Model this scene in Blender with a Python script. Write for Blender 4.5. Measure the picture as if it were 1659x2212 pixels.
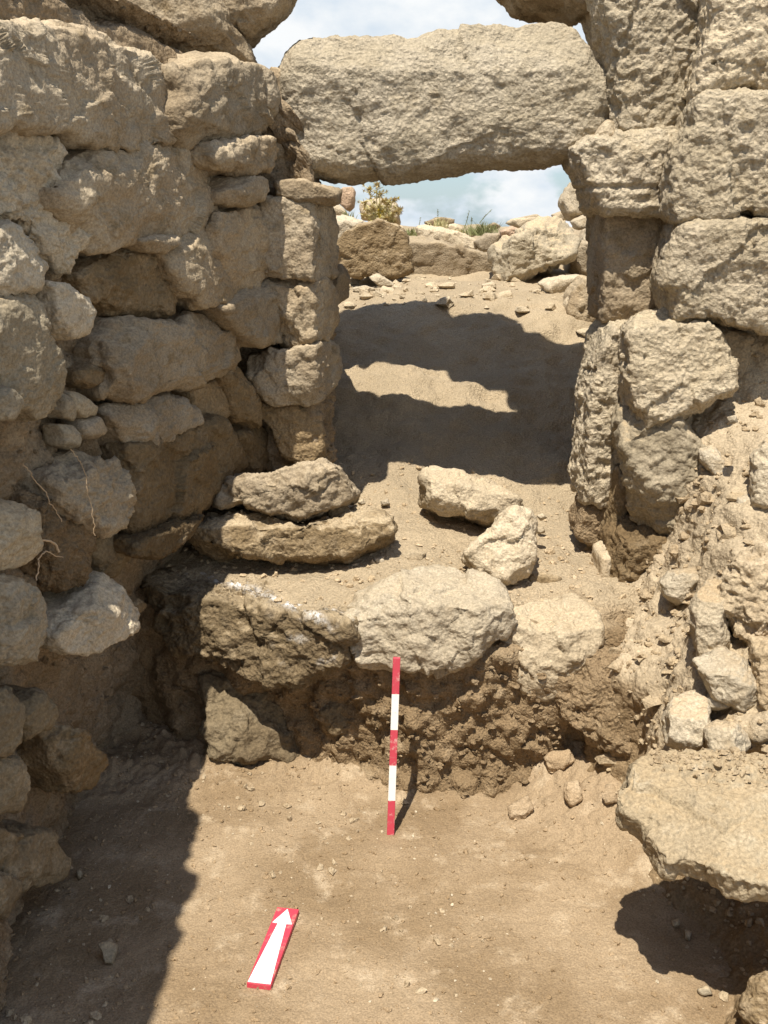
import bpy, math, random
import numpy as np
from mathutils import Vector

for o in list(bpy.data.objects): bpy.data.objects.remove(o, do_unlink=True)
S = bpy.context.scene; COL = S.collection
random.seed(7); RNG = np.random.default_rng(7)

# ---------------------------------------------------------------- camera, sky, sun, exposure
F, CXP, CYP = 2200.0, 829.5, 1106.0          # focal length and centre in photo pixels (1659 x 2212)
CAMZ, PITCH = 1.55, math.radians(16)
cam = bpy.data.objects.new('camera', bpy.data.cameras.new('camera')); COL.objects.link(cam)
cam.location = (0, 0, CAMZ); cam.rotation_euler = (math.radians(90) - PITCH, 0, 0)
cam.data.sensor_fit = 'VERTICAL'; cam.data.angle = 2*math.atan(CYP/F)
cam.data.clip_start = 0.02; cam.data.clip_end = 3000
S.camera = cam
S.view_settings.view_transform = 'Standard'; S.view_settings.look = 'None'
S.view_settings.exposure = 0.52; S.view_settings.gamma = 1
TRAVEL = Vector((0.15, 0.425, -1.0)).normalized()          # the way sunlight travels
TOSUN = -TRAVEL
sun = bpy.data.objects.new('sun', bpy.data.lights.new('sun', 'SUN')); COL.objects.link(sun)
sun.data.energy = 5.0; sun.data.angle = math.radians(0.5); sun.data.color = (1.0, 0.945, 0.85)
sun.rotation_euler = TRAVEL.to_track_quat('-Z', 'Y').to_euler(); sun.location = (-1, -3, 8)

W = bpy.data.worlds.new('World'); S.world = W; W.use_nodes = True
def world():
    t = W.node_tree; t.nodes.clear(); N = t.nodes.new; L = t.links.new
    out = N('ShaderNodeOutputWorld')
    sky = N('ShaderNodeTexSky'); sky.sky_type = 'NISHITA'; sky.sun_disc = False
    sky.sun_elevation = math.asin(TOSUN.z); sky.sun_rotation = math.atan2(TOSUN.x, TOSUN.y)
    sky.dust_density = 0.7; sky.air_density = 1.0
    bg = N('ShaderNodeBackground'); bg.inputs[1].default_value = 0.11
    L(sky.outputs[0], bg.inputs[0])
    tc = N('ShaderNodeTexCoord')
    def noise(scale, loc, det, rough=.55):
        mp = N('ShaderNodeMapping'); mp.inputs['Scale'].default_value = scale; mp.inputs['Location'].default_value = loc; L(tc.outputs['Generated'], mp.inputs[0])
        n = N('ShaderNodeTexNoise'); n.inputs['Scale'].default_value = 1.0; n.inputs['Detail'].default_value = det; n.inputs['Roughness'].default_value = rough
        L(mp.outputs[0], n.inputs['Vector']); return n.outputs['Fac']
    def rng_(f, a, b, c, d):
        r = N('ShaderNodeMapRange'); r.interpolation_type = 'SMOOTHSTEP'
        for k, v in enumerate((a, b, c, d)): r.inputs[k+1].default_value = v
        L(f, r.inputs[0]); return r.outputs[0]
    def op(o, x, y):
        m = N('ShaderNodeMath'); m.operation = o
        for k, v in enumerate((x, y)):
            if isinstance(v, float): m.inputs[k].default_value = v
            else: L(v, m.inputs[k])
        return m.outputs[0]
    sep = N('ShaderNodeSeparateXYZ'); L(tc.outputs['Generated'], sep.inputs[0])
    veil = rng_(sep.outputs['Z'], .06, .15, 0.0, .30)                     # a closed grey-white layer above the low cumulus
    clear = rng_(sep.outputs['Z'], .22, .55, 0.0, .46)                    # thinning overhead
    cov = op('SUBTRACT', op('ADD', noise((7.5, 7.5, 13.0), (2.3, 0.9, 0.2), 10, .52), veil), clear)
    mask = rng_(cov, .43, .51, .0, 1.0)
    puff = noise((11.0, 11.0, 19.0), (5.0, 1.2, 0.6), 8, .58)
    rc = N('ShaderNodeValToRGB'); rc.color_ramp.elements[0].position = 0.36; rc.color_ramp.elements[0].color = (0.68, 0.77, 0.86, 1)
    rc.color_ramp.elements[1].position = 0.60; rc.color_ramp.elements[1].color = (0.93, 0.95, 0.96, 1)
    L(puff, rc.inputs[0])
    bc = N('ShaderNodeBackground'); bc.inputs[1].default_value = 0.72; L(rc.outputs[0], bc.inputs[0])
    bv = N('ShaderNodeBackground'); bv.inputs[0].default_value = (.40, .60, .76, 1); bv.inputs[1].default_value = .66
    m0 = N('ShaderNodeMixShader'); L(rng_(sep.outputs['Z'], .05, .40, .60, .04), m0.inputs[0]); L(bg.outputs[0], m0.inputs[1]); L(bv.outputs[0], m0.inputs[2])
    mx = N('ShaderNodeMixShader'); L(mask, mx.inputs[0]); L(m0.outputs[0], mx.inputs[1]); L(bc.outputs[0], mx.inputs[2])
    L(mx.outputs[0], out.inputs[0])
world()
S.cycles.diffuse_bounces = 4; S.cycles.max_bounces = 6; S.cycles.use_denoising = True

# ---------------------------------------------------------------- geometry helpers
FW = np.array([0, math.cos(PITCH), -math.sin(PITCH)]); UP = np.array([0, math.sin(PITCH), math.cos(PITCH)]); RT = np.array([1.0, 0, 0])
CAM = np.array([0, 0, CAMZ])
def ray(px, py):
    px = np.asarray(px, float); py = np.asarray(py, float)
    return FW + ((px-CXP)/F)[..., None]*RT - ((py-CYP)/F)[..., None]*UP
def at_y(px, py, y):
    d = ray(px, py); return CAM + d*(np.asarray(y)/d[..., 1])[..., None]
def at_plane(px, py, p0, n):
    d = ray(px, py); t = ((np.asarray(p0)-CAM)@n)/(d@n); return CAM + d*np.asarray(t)[..., None]
def to_px(P):
    q = P-CAM; z = q@FW; return CXP + F*(q@RT)/z, CYP - F*(q@UP)/z
# left wall face: a vertical plane running away from the camera
LP = np.array([-0.45, 3.2, 0]); LN = np.array([1.2, -0.40, 0]); LN = LN/np.linalg.norm(LN)

_perm = np.random.default_rng(3).permutation(256).astype(np.int32); _perm = np.concatenate([_perm, _perm, _perm])
_g = np.random.default_rng(5).normal(size=(256, 3)); _g = (_g/np.linalg.norm(_g, axis=1)[:, None]).astype(np.float32)
def perlin(P, s=0):
    P = (np.asarray(P)+s*17.31).astype(np.float32)
    i = np.floor(P).astype(np.int32); f = P-i; i &= 255; u = f*f*f*(f*(f*6-15)+10)
    r = 0
    for dx in (0, 1):
        wx = u[:, 0] if dx else 1-u[:, 0]; a = _perm[i[:, 0]+dx]
        for dy in (0, 1):
            wy = wx*(u[:, 1] if dy else 1-u[:, 1]); b = _perm[a+i[:, 1]+dy]
            for dz in (0, 1):
                g = _g[_perm[b+i[:, 2]+dz]]
                r = r + wy*(u[:, 2] if dz else 1-u[:, 2])*(g[:, 0]*(f[:, 0]-dx)+g[:, 1]*(f[:, 1]-dy)+g[:, 2]*(f[:, 2]-dz))
    return r*1.5
def fbm(P, fr, o=3, s=0, g=0.5):
    r = 0; a = 1
    for k in range(o): r = r + a*perlin(P*fr, s+k); fr *= 2.03; a *= g
    return r
def ridge(P, fr, o=2, s=0, g=0.5):            # sharp raised ridges round rounded pits
    r = 0; a = 1
    for k in range(o): r = r + a*(0.35-np.abs(perlin(P*fr, s+k))); fr *= 2.1; a *= g
    return r
def clods(P, fr, o=2, s=0, g=0.5):            # rounded lumps with sharp creases between
    r = 0; a = 1
    for k in range(o): r = r + a*(np.abs(perlin(P*fr, s+k))-0.3); fr *= 2.1; a *= g
    return r
_j = np.random.default_rng(9).random((256, 3)).astype(np.float32)
def chip(P, fr, s=0):                         # broken facets: every Voronoi cell its own tilt and height
    X = (np.asarray(P)*fr+s*7.7).astype(np.float32); I = np.floor(X).astype(np.int32); best = np.full(len(X), 9e9, np.float32); val = np.zeros(len(X), np.float32)
    for dx in (-1, 0, 1):
        a = _perm[(I[:, 0]+dx) & 255]
        for dy in (-1, 0, 1):
            b = _perm[a+((I[:, 1]+dy) & 255)]
            for dz in (-1, 0, 1):
                h = _perm[b+((I[:, 2]+dz) & 255)]
                v = X-(I+np.array([dx, dy, dz], np.int32)+_j[h]); d = (v*v).sum(1); m = d < best
                best[m] = d[m]; val[m] = (v[m]*_g[h[m]]).sum(1)*.9+(_j[h[m], 0]-.5)*.55
    return val
def sstep(x, a, b):
    t = np.clip((x-a)/(b-a), 0, 1); return t*t*(3-2*t)
def normals(V, Q):
    a = V[Q[:, 2]]-V[Q[:, 0]]; b = V[Q[:, 3]]-V[Q[:, 1]]; n = np.cross(a, b); N = np.zeros_like(V)
    for k in range(4):
        for c in range(3): N[:, c] += np.bincount(Q[:, k], n[:, c], len(V))
    return N/np.maximum(np.linalg.norm(N, axis=1), 1e-12)[:, None]
def mesh_obj(name, V, Q, mat, loc=(0, 0, 0), parent=None, smooth=True):
    me = bpy.data.meshes.new(name); V = np.asarray(V, np.float32)-np.asarray(loc, np.float32)
    me.vertices.add(len(V)); me.vertices.foreach_set('co', V.ravel())
    Q = np.asarray(Q, np.int32); k = Q.shape[1]
    me.loops.add(Q.size); me.loops.foreach_set('vertex_index', Q.ravel())
    me.polygons.add(len(Q)); me.polygons.foreach_set('loop_start', np.arange(len(Q), dtype=np.int32)*k)
    me.polygons.foreach_set('loop_total', np.full(len(Q), k, np.int32))
    me.polygons.foreach_set('use_smooth', np.full(len(Q), smooth))
    me.update(calc_edges=True)
    for m in (mat if isinstance(mat, (list, tuple)) else [mat]): me.materials.append(m)
    o = bpy.data.objects.new(name, me); o.location = loc; COL.objects.link(o); o.parent = parent
    return o
def tag(o, label=None, cat=None, group=None, kind=None):
    for k, v in (('label', label), ('category', cat), ('group', group), ('kind', kind)):
        if v: o[k] = v
    return o

# ---------------------------------------------------------------- materials
def mat_rock(name, base, alt, stain, grain=70.0, bump=0.5, dust=None, crust=False, patch=5.0):
    m = bpy.data.materials.new(name); m.use_nodes = True; t = m.node_tree; N = t.nodes.new; L = t.links.new
    b = t.nodes['Principled BSDF']; b.inputs['Roughness'].default_value = 0.95; b.inputs['Specular IOR Level'].default_value = 0.15
    geo = N('ShaderNodeNewGeometry'); pos = geo.outputs['Position']
    def noise(sc, det=4, rough=0.55):
        n = N('ShaderNodeTexNoise'); n.inputs['Scale'].default_value = sc; n.inputs['Detail'].default_value = det; n.inputs['Roughness'].default_value = rough
        L(pos, n.inputs['Vector']); return n.outputs['Fac']
    def ramp(f, lo, hi):
        r = N('ShaderNodeMapRange'); r.interpolation_type = 'SMOOTHSTEP'; r.inputs[1].default_value = lo; r.inputs[2].default_value = hi; L(f, r.inputs[0]); return r.outputs[0]
    def mix(f, a, c, mode='MIX'):
        x = N('ShaderNodeMix'); x.data_type = 'RGBA'; x.blend_type = mode
        if isinstance(f, float): x.inputs[0].default_value = f
        else: L(f, x.inputs[0])
        for s, v in ((x.inputs[6], a), (x.inputs[7], c)):
            if isinstance(v, tuple): s.default_value = (*v, 1)
            else: L(v, s)
        return x.outputs[2]
    c = mix(ramp(noise(patch, 5), .38, .62), base, alt)
    c = mix(ramp(noise(patch*2.7, 6, .65), .52, .72), c, stain)
    if dust:
        sp = N('ShaderNodeSeparateXYZ'); L(geo.outputs['Normal'], sp.inputs[0])
        up = ramp(sp.outputs['Z'], .55, .95)
        ml = N('ShaderNodeMath'); ml.operation = 'MULTIPLY'; L(up, ml.inputs[0]); L(ramp(noise(9, 4), .3, .6), ml.inputs[1])
        c = mix(ml.outputs[0], c, dust)
    info = N('ShaderNodeObjectInfo')
    rv = N('ShaderNodeMapRange'); rv.inputs[3].default_value = .84; rv.inputs[4].default_value = 1.16; L(info.outputs['Random'], rv.inputs[0])
    sp2 = N('ShaderNodeMapRange'); sp2.inputs[1].default_value = .3; sp2.inputs[2].default_value = .7; sp2.inputs[3].default_value = .62; sp2.inputs[4].default_value = 1.30; L(noise(grain*2.2, 5, .7), sp2.inputs[0])
    mm = N('ShaderNodeMath'); mm.operation = 'MULTIPLY'; L(rv.outputs[0], mm.inputs[0]); L(sp2.outputs[0], mm.inputs[1])
    cb = N('ShaderNodeCombineColor'); [L(mm.outputs[0], cb.inputs[k]) for k in range(3)]
    c = mix(1.0, c, cb.outputs[0], 'MULTIPLY')
    fr = N('ShaderNodeMath'); fr.operation = 'MULTIPLY'; fr.inputs[1].default_value = 7.13; L(info.outputs['Random'], fr.inputs[0])
    f2 = N('ShaderNodeMath'); f2.operation = 'FRACT'; L(fr.outputs[0], f2.inputs[0])
    c = mix(1.0, c, mix(f2.outputs[0], (1.03, .99, .93), (.99, 1.0, 1.02)), 'MULTIPLY')
    if crust and crust is not True:
        at = N('ShaderNodeAttribute'); at.attribute_name = 'crust'
        c = mix(at.outputs['Fac'], c, mix(1.0, mix(ramp(noise(3.5, 5), .38, .62), crust, tuple(v*.86 for v in crust)), cb.outputs[0], 'MULTIPLY'))
    elif crust:
        at = N('ShaderNodeAttribute'); at.attribute_name = 'crust'
        ml = N('ShaderNodeMath'); ml.operation = 'MULTIPLY'; L(at.outputs['Fac'], ml.inputs[0]); L(ramp(noise(60, 5, .7), .40, .56), ml.inputs[1])
        c = mix(ml.outputs[0], c, (.82, .80, .76))
    L(c, b.inputs['Base Color'])
    a1 = N('ShaderNodeMath'); a1.operation = 'ADD'; L(noise(grain, 6, .65), a1.inputs[0])
    vo = N('ShaderNodeTexVoronoi'); vo.inputs['Scale'].default_value = grain*1.6; L(pos, vo.inputs['Vector'])
    m2 = N('ShaderNodeMath'); m2.operation = 'MULTIPLY'; m2.inputs[1].default_value = .35; L(vo.outputs['Distance'], m2.inputs[0]); L(m2.outputs[0], a1.inputs[1])
    bp = N('ShaderNodeBump'); bp.inputs['Strength'].default_value = bump; bp.inputs['Distance'].default_value = .030; L(a1.outputs[0], bp.inputs['Height'])
    L(bp.outputs[0], b.inputs['Normal'])
    return m
def mat_plain(name, col, rough=.6, wear=None, wscale=60.0, lo=.58, hi=.66, bump=0.0):
    m = bpy.data.materials.new(name); m.use_nodes = True; t = m.node_tree; N = t.nodes.new; L = t.links.new
    b = t.nodes['Principled BSDF']; b.inputs['Roughness'].default_value = rough; b.inputs['Base Color'].default_value = (*col, 1)
    tc = N('ShaderNodeTexCoord'); n = N('ShaderNodeTexNoise'); n.inputs['Scale'].default_value = wscale; n.inputs['Detail'].default_value = 6; n.inputs['Roughness'].default_value = .65
    L(tc.outputs['Object'], n.inputs['Vector'])
    if wear:
        r = N('ShaderNodeMapRange'); r.inputs[1].default_value = lo; r.inputs[2].default_value = hi; L(n.outputs['Fac'], r.inputs[0])
        x = N('ShaderNodeMix'); x.data_type = 'RGBA'; x.inputs[6].default_value = (*col, 1); x.inputs[7].default_value = (*wear, 1)
        L(r.outputs[0], x.inputs[0]); L(x.outputs[2], b.inputs['Base Color'])
    if bump:
        bp = N('ShaderNodeBump'); bp.inputs['Strength'].default_value = bump; bp.inputs['Distance'].default_value = .004; L(n.outputs['Fac'], bp.inputs['Height']); L(bp.outputs[0], b.inputs['Normal'])
    return m
DUST = (0.456, 0.358, 0.228)
M = dict(
 warm=mat_rock('limestone_warm', (.36, .295, .205), (.295, .23, .15), (.225, .17, .10), 75, .40, (.46, .37, .25)),
 pale=mat_rock('limestone_pale', (0.504, 0.425, 0.305), (0.436, 0.361, 0.252), (0.369, 0.29, 0.189), 70, .42, (0.504, 0.415, 0.286)),
 grey=mat_rock('limestone_grey', (.37, .315, .225), (.31, .26, .18), (.44, .375, .27), 70, .36, DUST),
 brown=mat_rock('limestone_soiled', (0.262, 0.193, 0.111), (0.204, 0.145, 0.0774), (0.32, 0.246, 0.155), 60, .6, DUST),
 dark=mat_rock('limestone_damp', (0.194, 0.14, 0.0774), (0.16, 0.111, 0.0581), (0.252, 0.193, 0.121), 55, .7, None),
 crust=mat_rock('limestone_lime_crusted', (0.228, 0.168, 0.0968), (0.184, 0.135, 0.0755), (0.281, 0.218, 0.135), 55, .75, DUST, crust=True),
 red=mat_rock('limestone_reddish', (0.485, 0.348, 0.242), (0.407, 0.299, 0.204), (0.339, 0.241, 0.155), 60, .5, None),
 floor=mat_rock('soil_trodden', (.345, .255, .158), (.255, .18, .103), (.46, .36, .24), 110, .36, None, patch=3.2),
 dry=mat_rock('soil_dusty', (.47, .365, .235), (.41, .31, .19), (.54, .435, .295), 95, .5, None, patch=3.5),
 bank=mat_rock('soil_cut', (.30, .215, .125), (.235, .165, .092), (.37, .28, .175), 70, .8, None, patch=4.5),
 rough=mat_rock('soil_crumbly', (.42, .335, .222), (.36, .28, .18), (.48, .39, .27), 75, .42, None, patch=5),
 pitted=mat_rock('limestone_pitted', (0.495, 0.419, 0.303), (0.436, 0.364, 0.253), (0.388, 0.315, 0.209), 50, .75, (0.495, 0.414, 0.286)),
 dustcap=mat_rock('limestone_dust_capped', (.48, .41, .30), (.42, .35, .245), (.36, .285, .185), 70, .45, (.43, .335, .215)),
 section=mat_rock('soil_section', (.30, .215, .125), (.235, .165, .092), (.37, .28, .175), 80, .65, None, patch=4.5, crust=(.49, .385, .25)),
 slabstone=mat_rock('limestone_slab', (.36, .30, .205), (.31, .25, .165), (.44, .375, .27), 70, .42, (.335, .262, .165)),
 baulk=mat_rock('soil_baulk', (.31, .235, .15), (.24, .175, .105), (.37, .29, .19), 70, .6, None, patch=5),
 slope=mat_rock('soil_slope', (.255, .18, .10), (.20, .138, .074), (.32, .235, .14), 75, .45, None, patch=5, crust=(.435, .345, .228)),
 umber=mat_rock('limestone_earthy_shaded', (.235, .185, .115), (.18, .135, .08), (.29, .235, .155), 60, .5, None),  # darkened grey: deep shade of the lower left bank put into the colour
 red_paint=mat_plain('red_paint', (.50, .05, .075), .55, (.60, .36, .31), 60, .54, .68, .2),
 white_paint=mat_plain('white_paint', (.80, .77, .70), .5, (.62, .54, .42), 60, .60, .72, .15),
 board_red=mat_plain('board_red', (.56, .05, .08), .5, (.55, .30, .22), 42, .54, .74, .15),
 board_white=mat_plain('board_white', (.84, .84, .81), .5, (.64, .56, .44), 26, .53, .74, .1),
 root=mat_plain('dry_root', (.46, .33, .20), .9, (.36, .25, .14), 200),
 straw=mat_plain('dry_stem', (.52, .46, .22), .9, (.40, .37, .15), 60),
 bloom=mat_plain('dry_thistle', (.50, .41, .21), .9, (.50, .33, .17), 90),
 yellow=mat_plain('yellow_flower', (.60, .48, .06), .8),
 leaf=mat_plain('weed_green', (.19, .20, .075), .8, (.27, .24, .11), 60),
)

# ---------------------------------------------------------------- ground sheets
def catmull(C, t, axis):
    C = np.moveaxis(C, axis, 0); n = len(C); E = np.concatenate([2*C[:1]-C[1:2], C, 2*C[-1:]-C[-2:-1]])
    i = np.clip(np.floor(t).astype(int), 0, n-2); f = (t-i).reshape(-1, *([1]*(C.ndim-1)))
    a, b, c, d = E[i], E[i+1], E[i+2], E[i+3]
    r = b + .5*f*(c-a + f*(2*a-5*b+4*c-d + f*(3*(b-c)+d-a)))
    return np.moveaxis(r, 0, axis)
def params(C, axis, res):
    """spacing along an axis of the net, finer near the camera"""
    A = np.moveaxis(C, axis, 0); t = []
    for k in range(len(A)-1):
        seg = np.linalg.norm(A[k+1]-A[k], axis=-1); dist = np.linalg.norm((A[k+1]+A[k])/2-CAM, axis=-1)
        n = int(max(2, np.ceil(np.max(seg/np.maximum(dist, 1.5))/res))); n = min(n, 160)
        t += [k + j/n for j in range(n)]
    return np.array(t+[len(A)-1.0])
def sheet(name, C, mat, disp, res=.0024, attr=None):
    C = np.asarray(C, float); tr = params(C, 0, res); tc = params(C, 1, res)
    G = catmull(catmull(C, tr, 0), tc, 1); R, K = G.shape[:2]; V = G.reshape(-1, 3)
    idx = np.arange(R*K).reshape(R, K)
    Q = np.stack([idx[:-1, :-1], idx[1:, :-1], idx[1:, 1:], idx[:-1, 1:]], -1).reshape(-1, 4)
    Nn = normals(V, Q)
    if (Nn*(CAM-V)).sum() < 0: Q = Q[:, ::-1]; Nn = -Nn
    tt = np.repeat(tr, K), np.tile(tc, R)
    V = V + Nn*disp(V, tt)[:, None]
    o = mesh_obj(name, V, Q, mat); tag(o, kind='structure')
    if attr is not None:
        a = o.data.attributes.new('crust', 'FLOAT', 'POINT'); a.data.foreach_set('value', attr(V, tt).astype(np.float32))
    return V, normals(V, Q)
SURF = {}
def floor_z(x, y):
    return .0 + .24*sstep(x, .28, .80)*sstep(y, 1.95, 2.65) + .05*sstep(y, 2.45, 2.75) - .02*sstep(-y, -1.6, -1.2)
def build_floor():
    xs = np.concatenate([np.linspace(-3, -1.15, 10), np.arange(-1.1, 1.2, .0052), np.linspace(1.22, 3, 10)])
    ys = np.concatenate([np.linspace(-3, 1.2, 16), np.arange(1.25, 2.95, .0062)])
    X, Y = np.meshgrid(xs, ys); x, y = X.ravel(), Y.ravel(); P = np.stack([x, y, 0*x], 1)
    z = floor_z(x, y); k = sstep(x, .25, .6)*sstep(y, 2.0, 2.4); e = np.clip(sstep(y, 2.42, 2.7)+k, 0, 1)
    z = z + .012*fbm(P, 2.4, 3, 1) + .018*e*fbm(P, 6, 3, 6) + (.0035+.012*e)*fbm(P, 14, 3, 2) + (.0026+.016*e)*clods(P, 26, 3, 3) + .0016*fbm(P, 75, 2, 4) + .0008*perlin(np.stack([x*7+y*3, y*24-x*9, z*0], 1), 7)*sstep(perlin(P*1.6, 8), -.1, .4) + .006*np.exp(-((x-.02)**2+(y-2.34)**2)/.022**2) - .007*np.exp(-((x+.12)**2+(y-2.12)**2)/.05**2)
    V = np.stack([x, y, z], 1); R, K = X.shape; idx = np.arange(R*K).reshape(R, K)
    Q = np.stack([idx[:-1, :-1], idx[:-1, 1:], idx[1:, 1:], idx[1:, :-1]], -1).reshape(-1, 4)
    tag(mesh_obj('trench_floor', V, Q, M['floor']), kind='structure')
    SURF['floor'] = (V, normals(V, Q))
build_floor()

# threshold bank, plateau, slope beyond the doorway and the ground up to the skyline
XC = [-1.9, -1.15, -.78, -.62, -.42, -.20, .06, .28, .50, .78, 1.2, 2.0]
YF = [2.9, 2.9, 2.86, 2.79, 2.74, 2.66, 2.55, 2.53, 2.55, 2.64, 2.8, 2.9]
YE = [3.2, 3.12, 2.98, 2.87, 2.73, 2.60, 2.66, 2.70, 2.74, 2.82, 2.9, 3.0]
def net_main():
    rows = []
    def row(f): rows.append([[x, *f(i, x)] for i, x in enumerate(XC)])
    row(lambda i, x: (YF[i]-.03, -.10)); row(lambda i, x: (YF[i], .02)); row(lambda i, x: (YF[i]+.01, .20))
    row(lambda i, x: (YF[i]*.80+YE[i]*.20-.015, .40)); row(lambda i, x: (YE[i], .50)); row(lambda i, x: (YE[i]+.14, .535))
    row(lambda i, x: (3.22, .555+.02*math.sin(x*5))); row(lambda i, x: (3.5, .57))
    row(lambda i, x: (3.78, .64+.10*max(0, -x-.1))); row(lambda i, x: (4.15, .80+.12*max(0, -x))); row(lambda i, x: (4.6, .985))
    row(lambda i, x: (4.95, 1.13+.03*math.cos(x*4-.8)-.10*max(0, x-.45))); row(lambda i, x: (5.25, 1.19-.06*max(0, x-.45))); row(lambda i, x: (5.9, 1.225))
    row(lambda i, x: (6.5, 1.29)); row(lambda i, x: (7.2, 1.42)); row(lambda i, x: (8.0, 1.49)); row(lambda i, x: (10, 1.36)); row(lambda i, x: (14, 1.2))
    C = np.array(rows, float)
    for k, w in ((5, .3), (6, .8), (7, 1), (8, 1), (9, 1), (10, .7), (11, .3)):
        x = C[k, :, 0]; C[k, :, 2] += w*(.05*np.exp(-((x-.08)/.22)**2)-.11*np.clip(x-.1, -.1, .6))
    for k in range(8, len(C)): C[k, :, 0] *= 1+.16*(k-7)
    return C
def d_main(P, t):
    r = t[0]; face = sstep(r, -.1, .8)*(1-sstep(r, 3.8, 4.8)); sl = sstep(r, 7, 8.2)*(1-sstep(r, 10.5, 11.5)); far = sstep(r, 11.5, 13)
    flat = 1-np.clip(face+sl, 0, 1)
    return (.036*face+.014*flat+.03*sl)*fbm(P, 5.5, 3, 11) + (.036*face+.006*flat)*clods(P, 11, 3, 14) + .014*face*chip(P, 13, 4) + (.009*face+.005*flat+.004*sl)*clods(P, 34, 2, 17) + .003*fbm(P, 60, 2, 19) + .05*far*fbm(P, 1.7, 3, 21) + .03*sl*fbm(P, 2.2, 2, 23) + .03*sl*ridge(P, 2.6, 3, 25) + .010*sl*clods(P, 18, 2, 27)
def soil_mats(o, rule): pass
C = net_main()
def dry_attr(P, t): return sstep(t[0]+.9*fbm(P, 6, 3, 61)+.35*sstep(P[:, 0], .2, .6), 3.3, 4.2)
SURF['plateau'] = sheet('excavated_ground', C, M['section'], d_main, attr=dry_attr)
SURF['bank'] = SURF['plateau']
# left earth mass behind the wall stones: path along the wall, heights up
def net_left():
    path = [(-.80, -1.6), (-.76, .4), (-.79, 1.2), (-.85, 1.7), (-.86, 2.0), (-.775, 2.3), (-.67, 2.6), (-.56, 2.95), (-.475, 3.26), (-.34, 3.28), (-.20, 3.30), (-.22, 4.1), (-.5, 5.2)]
    nrm = [(1, 0), (1, 0), (1, -.1), (.97, -.24), (.97, -.24), (.97, -.24), (.97, -.24), (.97, -.24), (.8, -.6), (0, -1), (.5, -.8), (1, 0), (1, 0)]
    zs = [-.15, 0, .2, .42, .62, .85, 1.1, 1.4, 1.7, 1.93]
    off = np.zeros((len(zs), len(path)))
    for j, z in enumerate(zs):
        for i in range(len(path)):
            o = -.012
            if i <= 7: o -= (-.02, -.05, -.06, -.085, -.015, .07, .14, .14)[i]*max(0, min(1, (.80-z)/.45))
            if 2 <= i <= 4: o += .035*max(0, 1-abs(z-1.05)/.5)
            off[j, i] = o
    rows = []
    for j, z in enumerate(zs):
        rows.append([[p[0]+n[0]*off[j, i], p[1]+n[1]*off[j, i], z] for i, (p, n) in enumerate(zip(path, nrm))])
    tops = [2.2, 2.2, 2.18, 2.12, 2.08, 2.06, 2.04, 2.02, 2.0, 1.9, 1.75, 1.45, 1.35]
    for k, (o, f) in enumerate(((-.10, 1), (-.5, 1.03), (-5, 1.0))):
        rows.append([[p[0]+o, p[1]+(0 if i < 8 else .25)*abs(o), tops[i]*f] for i, (p, n) in enumerate(zip(path, nrm))])
    for i in range(len(path)):
        h = tops[i]
        for j in range(len(zs)): rows[j][i][2] = zs[j] if zs[j] < .9 else .9+(zs[j]-.9)*(h-.97)/(1.93-.9)
    return rows
SURF['left'] = sheet('earth_bank', net_left(), M['baulk'], lambda P, t: (1-.4*sstep(t[0], 8.6, 9.4))*(.11*sstep(1.95-P[:, 1], 0, .2)*sstep(P[:, 2], 1.5, 1.9)*clods(P, 4.5, 2, 44)+.035*fbm(P, 3.2, 3, 31)+.035*clods(P, 8, 3, 34)+.018*clods(P, 24, 3, 37)+.005*clods(P, 60, 2, 39)), res=.0030)

# right bank: crumbly slope in front of the masonry, cave under the slab
def net_right():
    px = [1225, 1290, 1360, 1440, 1530, 1660, 1900, 2500]
    t = [(500, [3.5, 3.45, 3.42, 3.40, 3.30, 3.22, 3.15, 3.0]),
         (700, [3.48, 3.38, 3.28, 3.20, 3.10, 3.05, 2.9, 2.7]),
         (860, [3.45, 3.34, 3.16, 3.06, 3.00, 2.92, 2.80, 2.6]),
         (1000, [3.42, 3.30, 3.12, 2.95, 2.80, 2.66, 2.55, 2.4]),
         (1150, [3.30, 3.22, 3.06, 2.86, 2.62, 2.44, 2.32, 2.2]),
         (1300, [2.98, 2.90, 2.80, 2.66, 2.46, 2.27, 2.13, 2.0]),
         (1450, [2.72, 2.60, 2.47, 2.34, 2.20, 2.06, 1.95, 1.85]),
         (1580, [2.66, 2.54, 2.41, 2.22, 2.04, 1.94, 1.85, 1.75]),
         (1680, [2.64, 2.48, 2.34, 2.20, 2.12, 2.06, 1.95, 1.8]),
         (1800, [2.50, 2.38, 2.27, 2.20, 2.12, 2.05, 1.93, 1.75]),
         (1950, [2.30, 2.2, 2.12, 2.04, 2.02, 1.96, 1.82, 1.65]),
         (2120, [1.98, 1.92, 1.86, 1.83, 1.80, 1.72, 1.60, 1.45]),
         (2420, [1.58, 1.56, 1.53, 1.50, 1.45, 1.38, 1.3, 1.2])]
    rows = []
    for py, ys in t:
        sh = (90, 55, 20, 0) if py < 1100 else (40, 25, 10, 0) if py < 1200 else (0, 0, 0, 0)
        r = [at_y(p+(sh[k] if k < 4 else 0), py, y) for k, (p, y) in enumerate(zip(px, ys))]
        for k, q in enumerate(r):
            if py >= 1680:
                lim = floor_z(np.array(q[0]), np.array(q[1]))-(.05 if k < 3 else .03 if k == 3 else 0)
                if k < 4: q[2] = min(q[2], lim) if k < 3 else q[2]
        rows.append(r)
    top = [[1, 3.6], ]
    return rows
def right_attr(P, t): return 1-np.maximum(sstep(t[0]+.5*fbm(P, 6, 3, 63), 7.2, 8.0), sstep(t[0]+.5*fbm(P, 7, 3, 64), 5.7, 6.5)*(1-sstep(t[1], 2.0, 3.0)))  # shade of the hollow painted dark; left end takes the cut-bank soil colour
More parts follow.
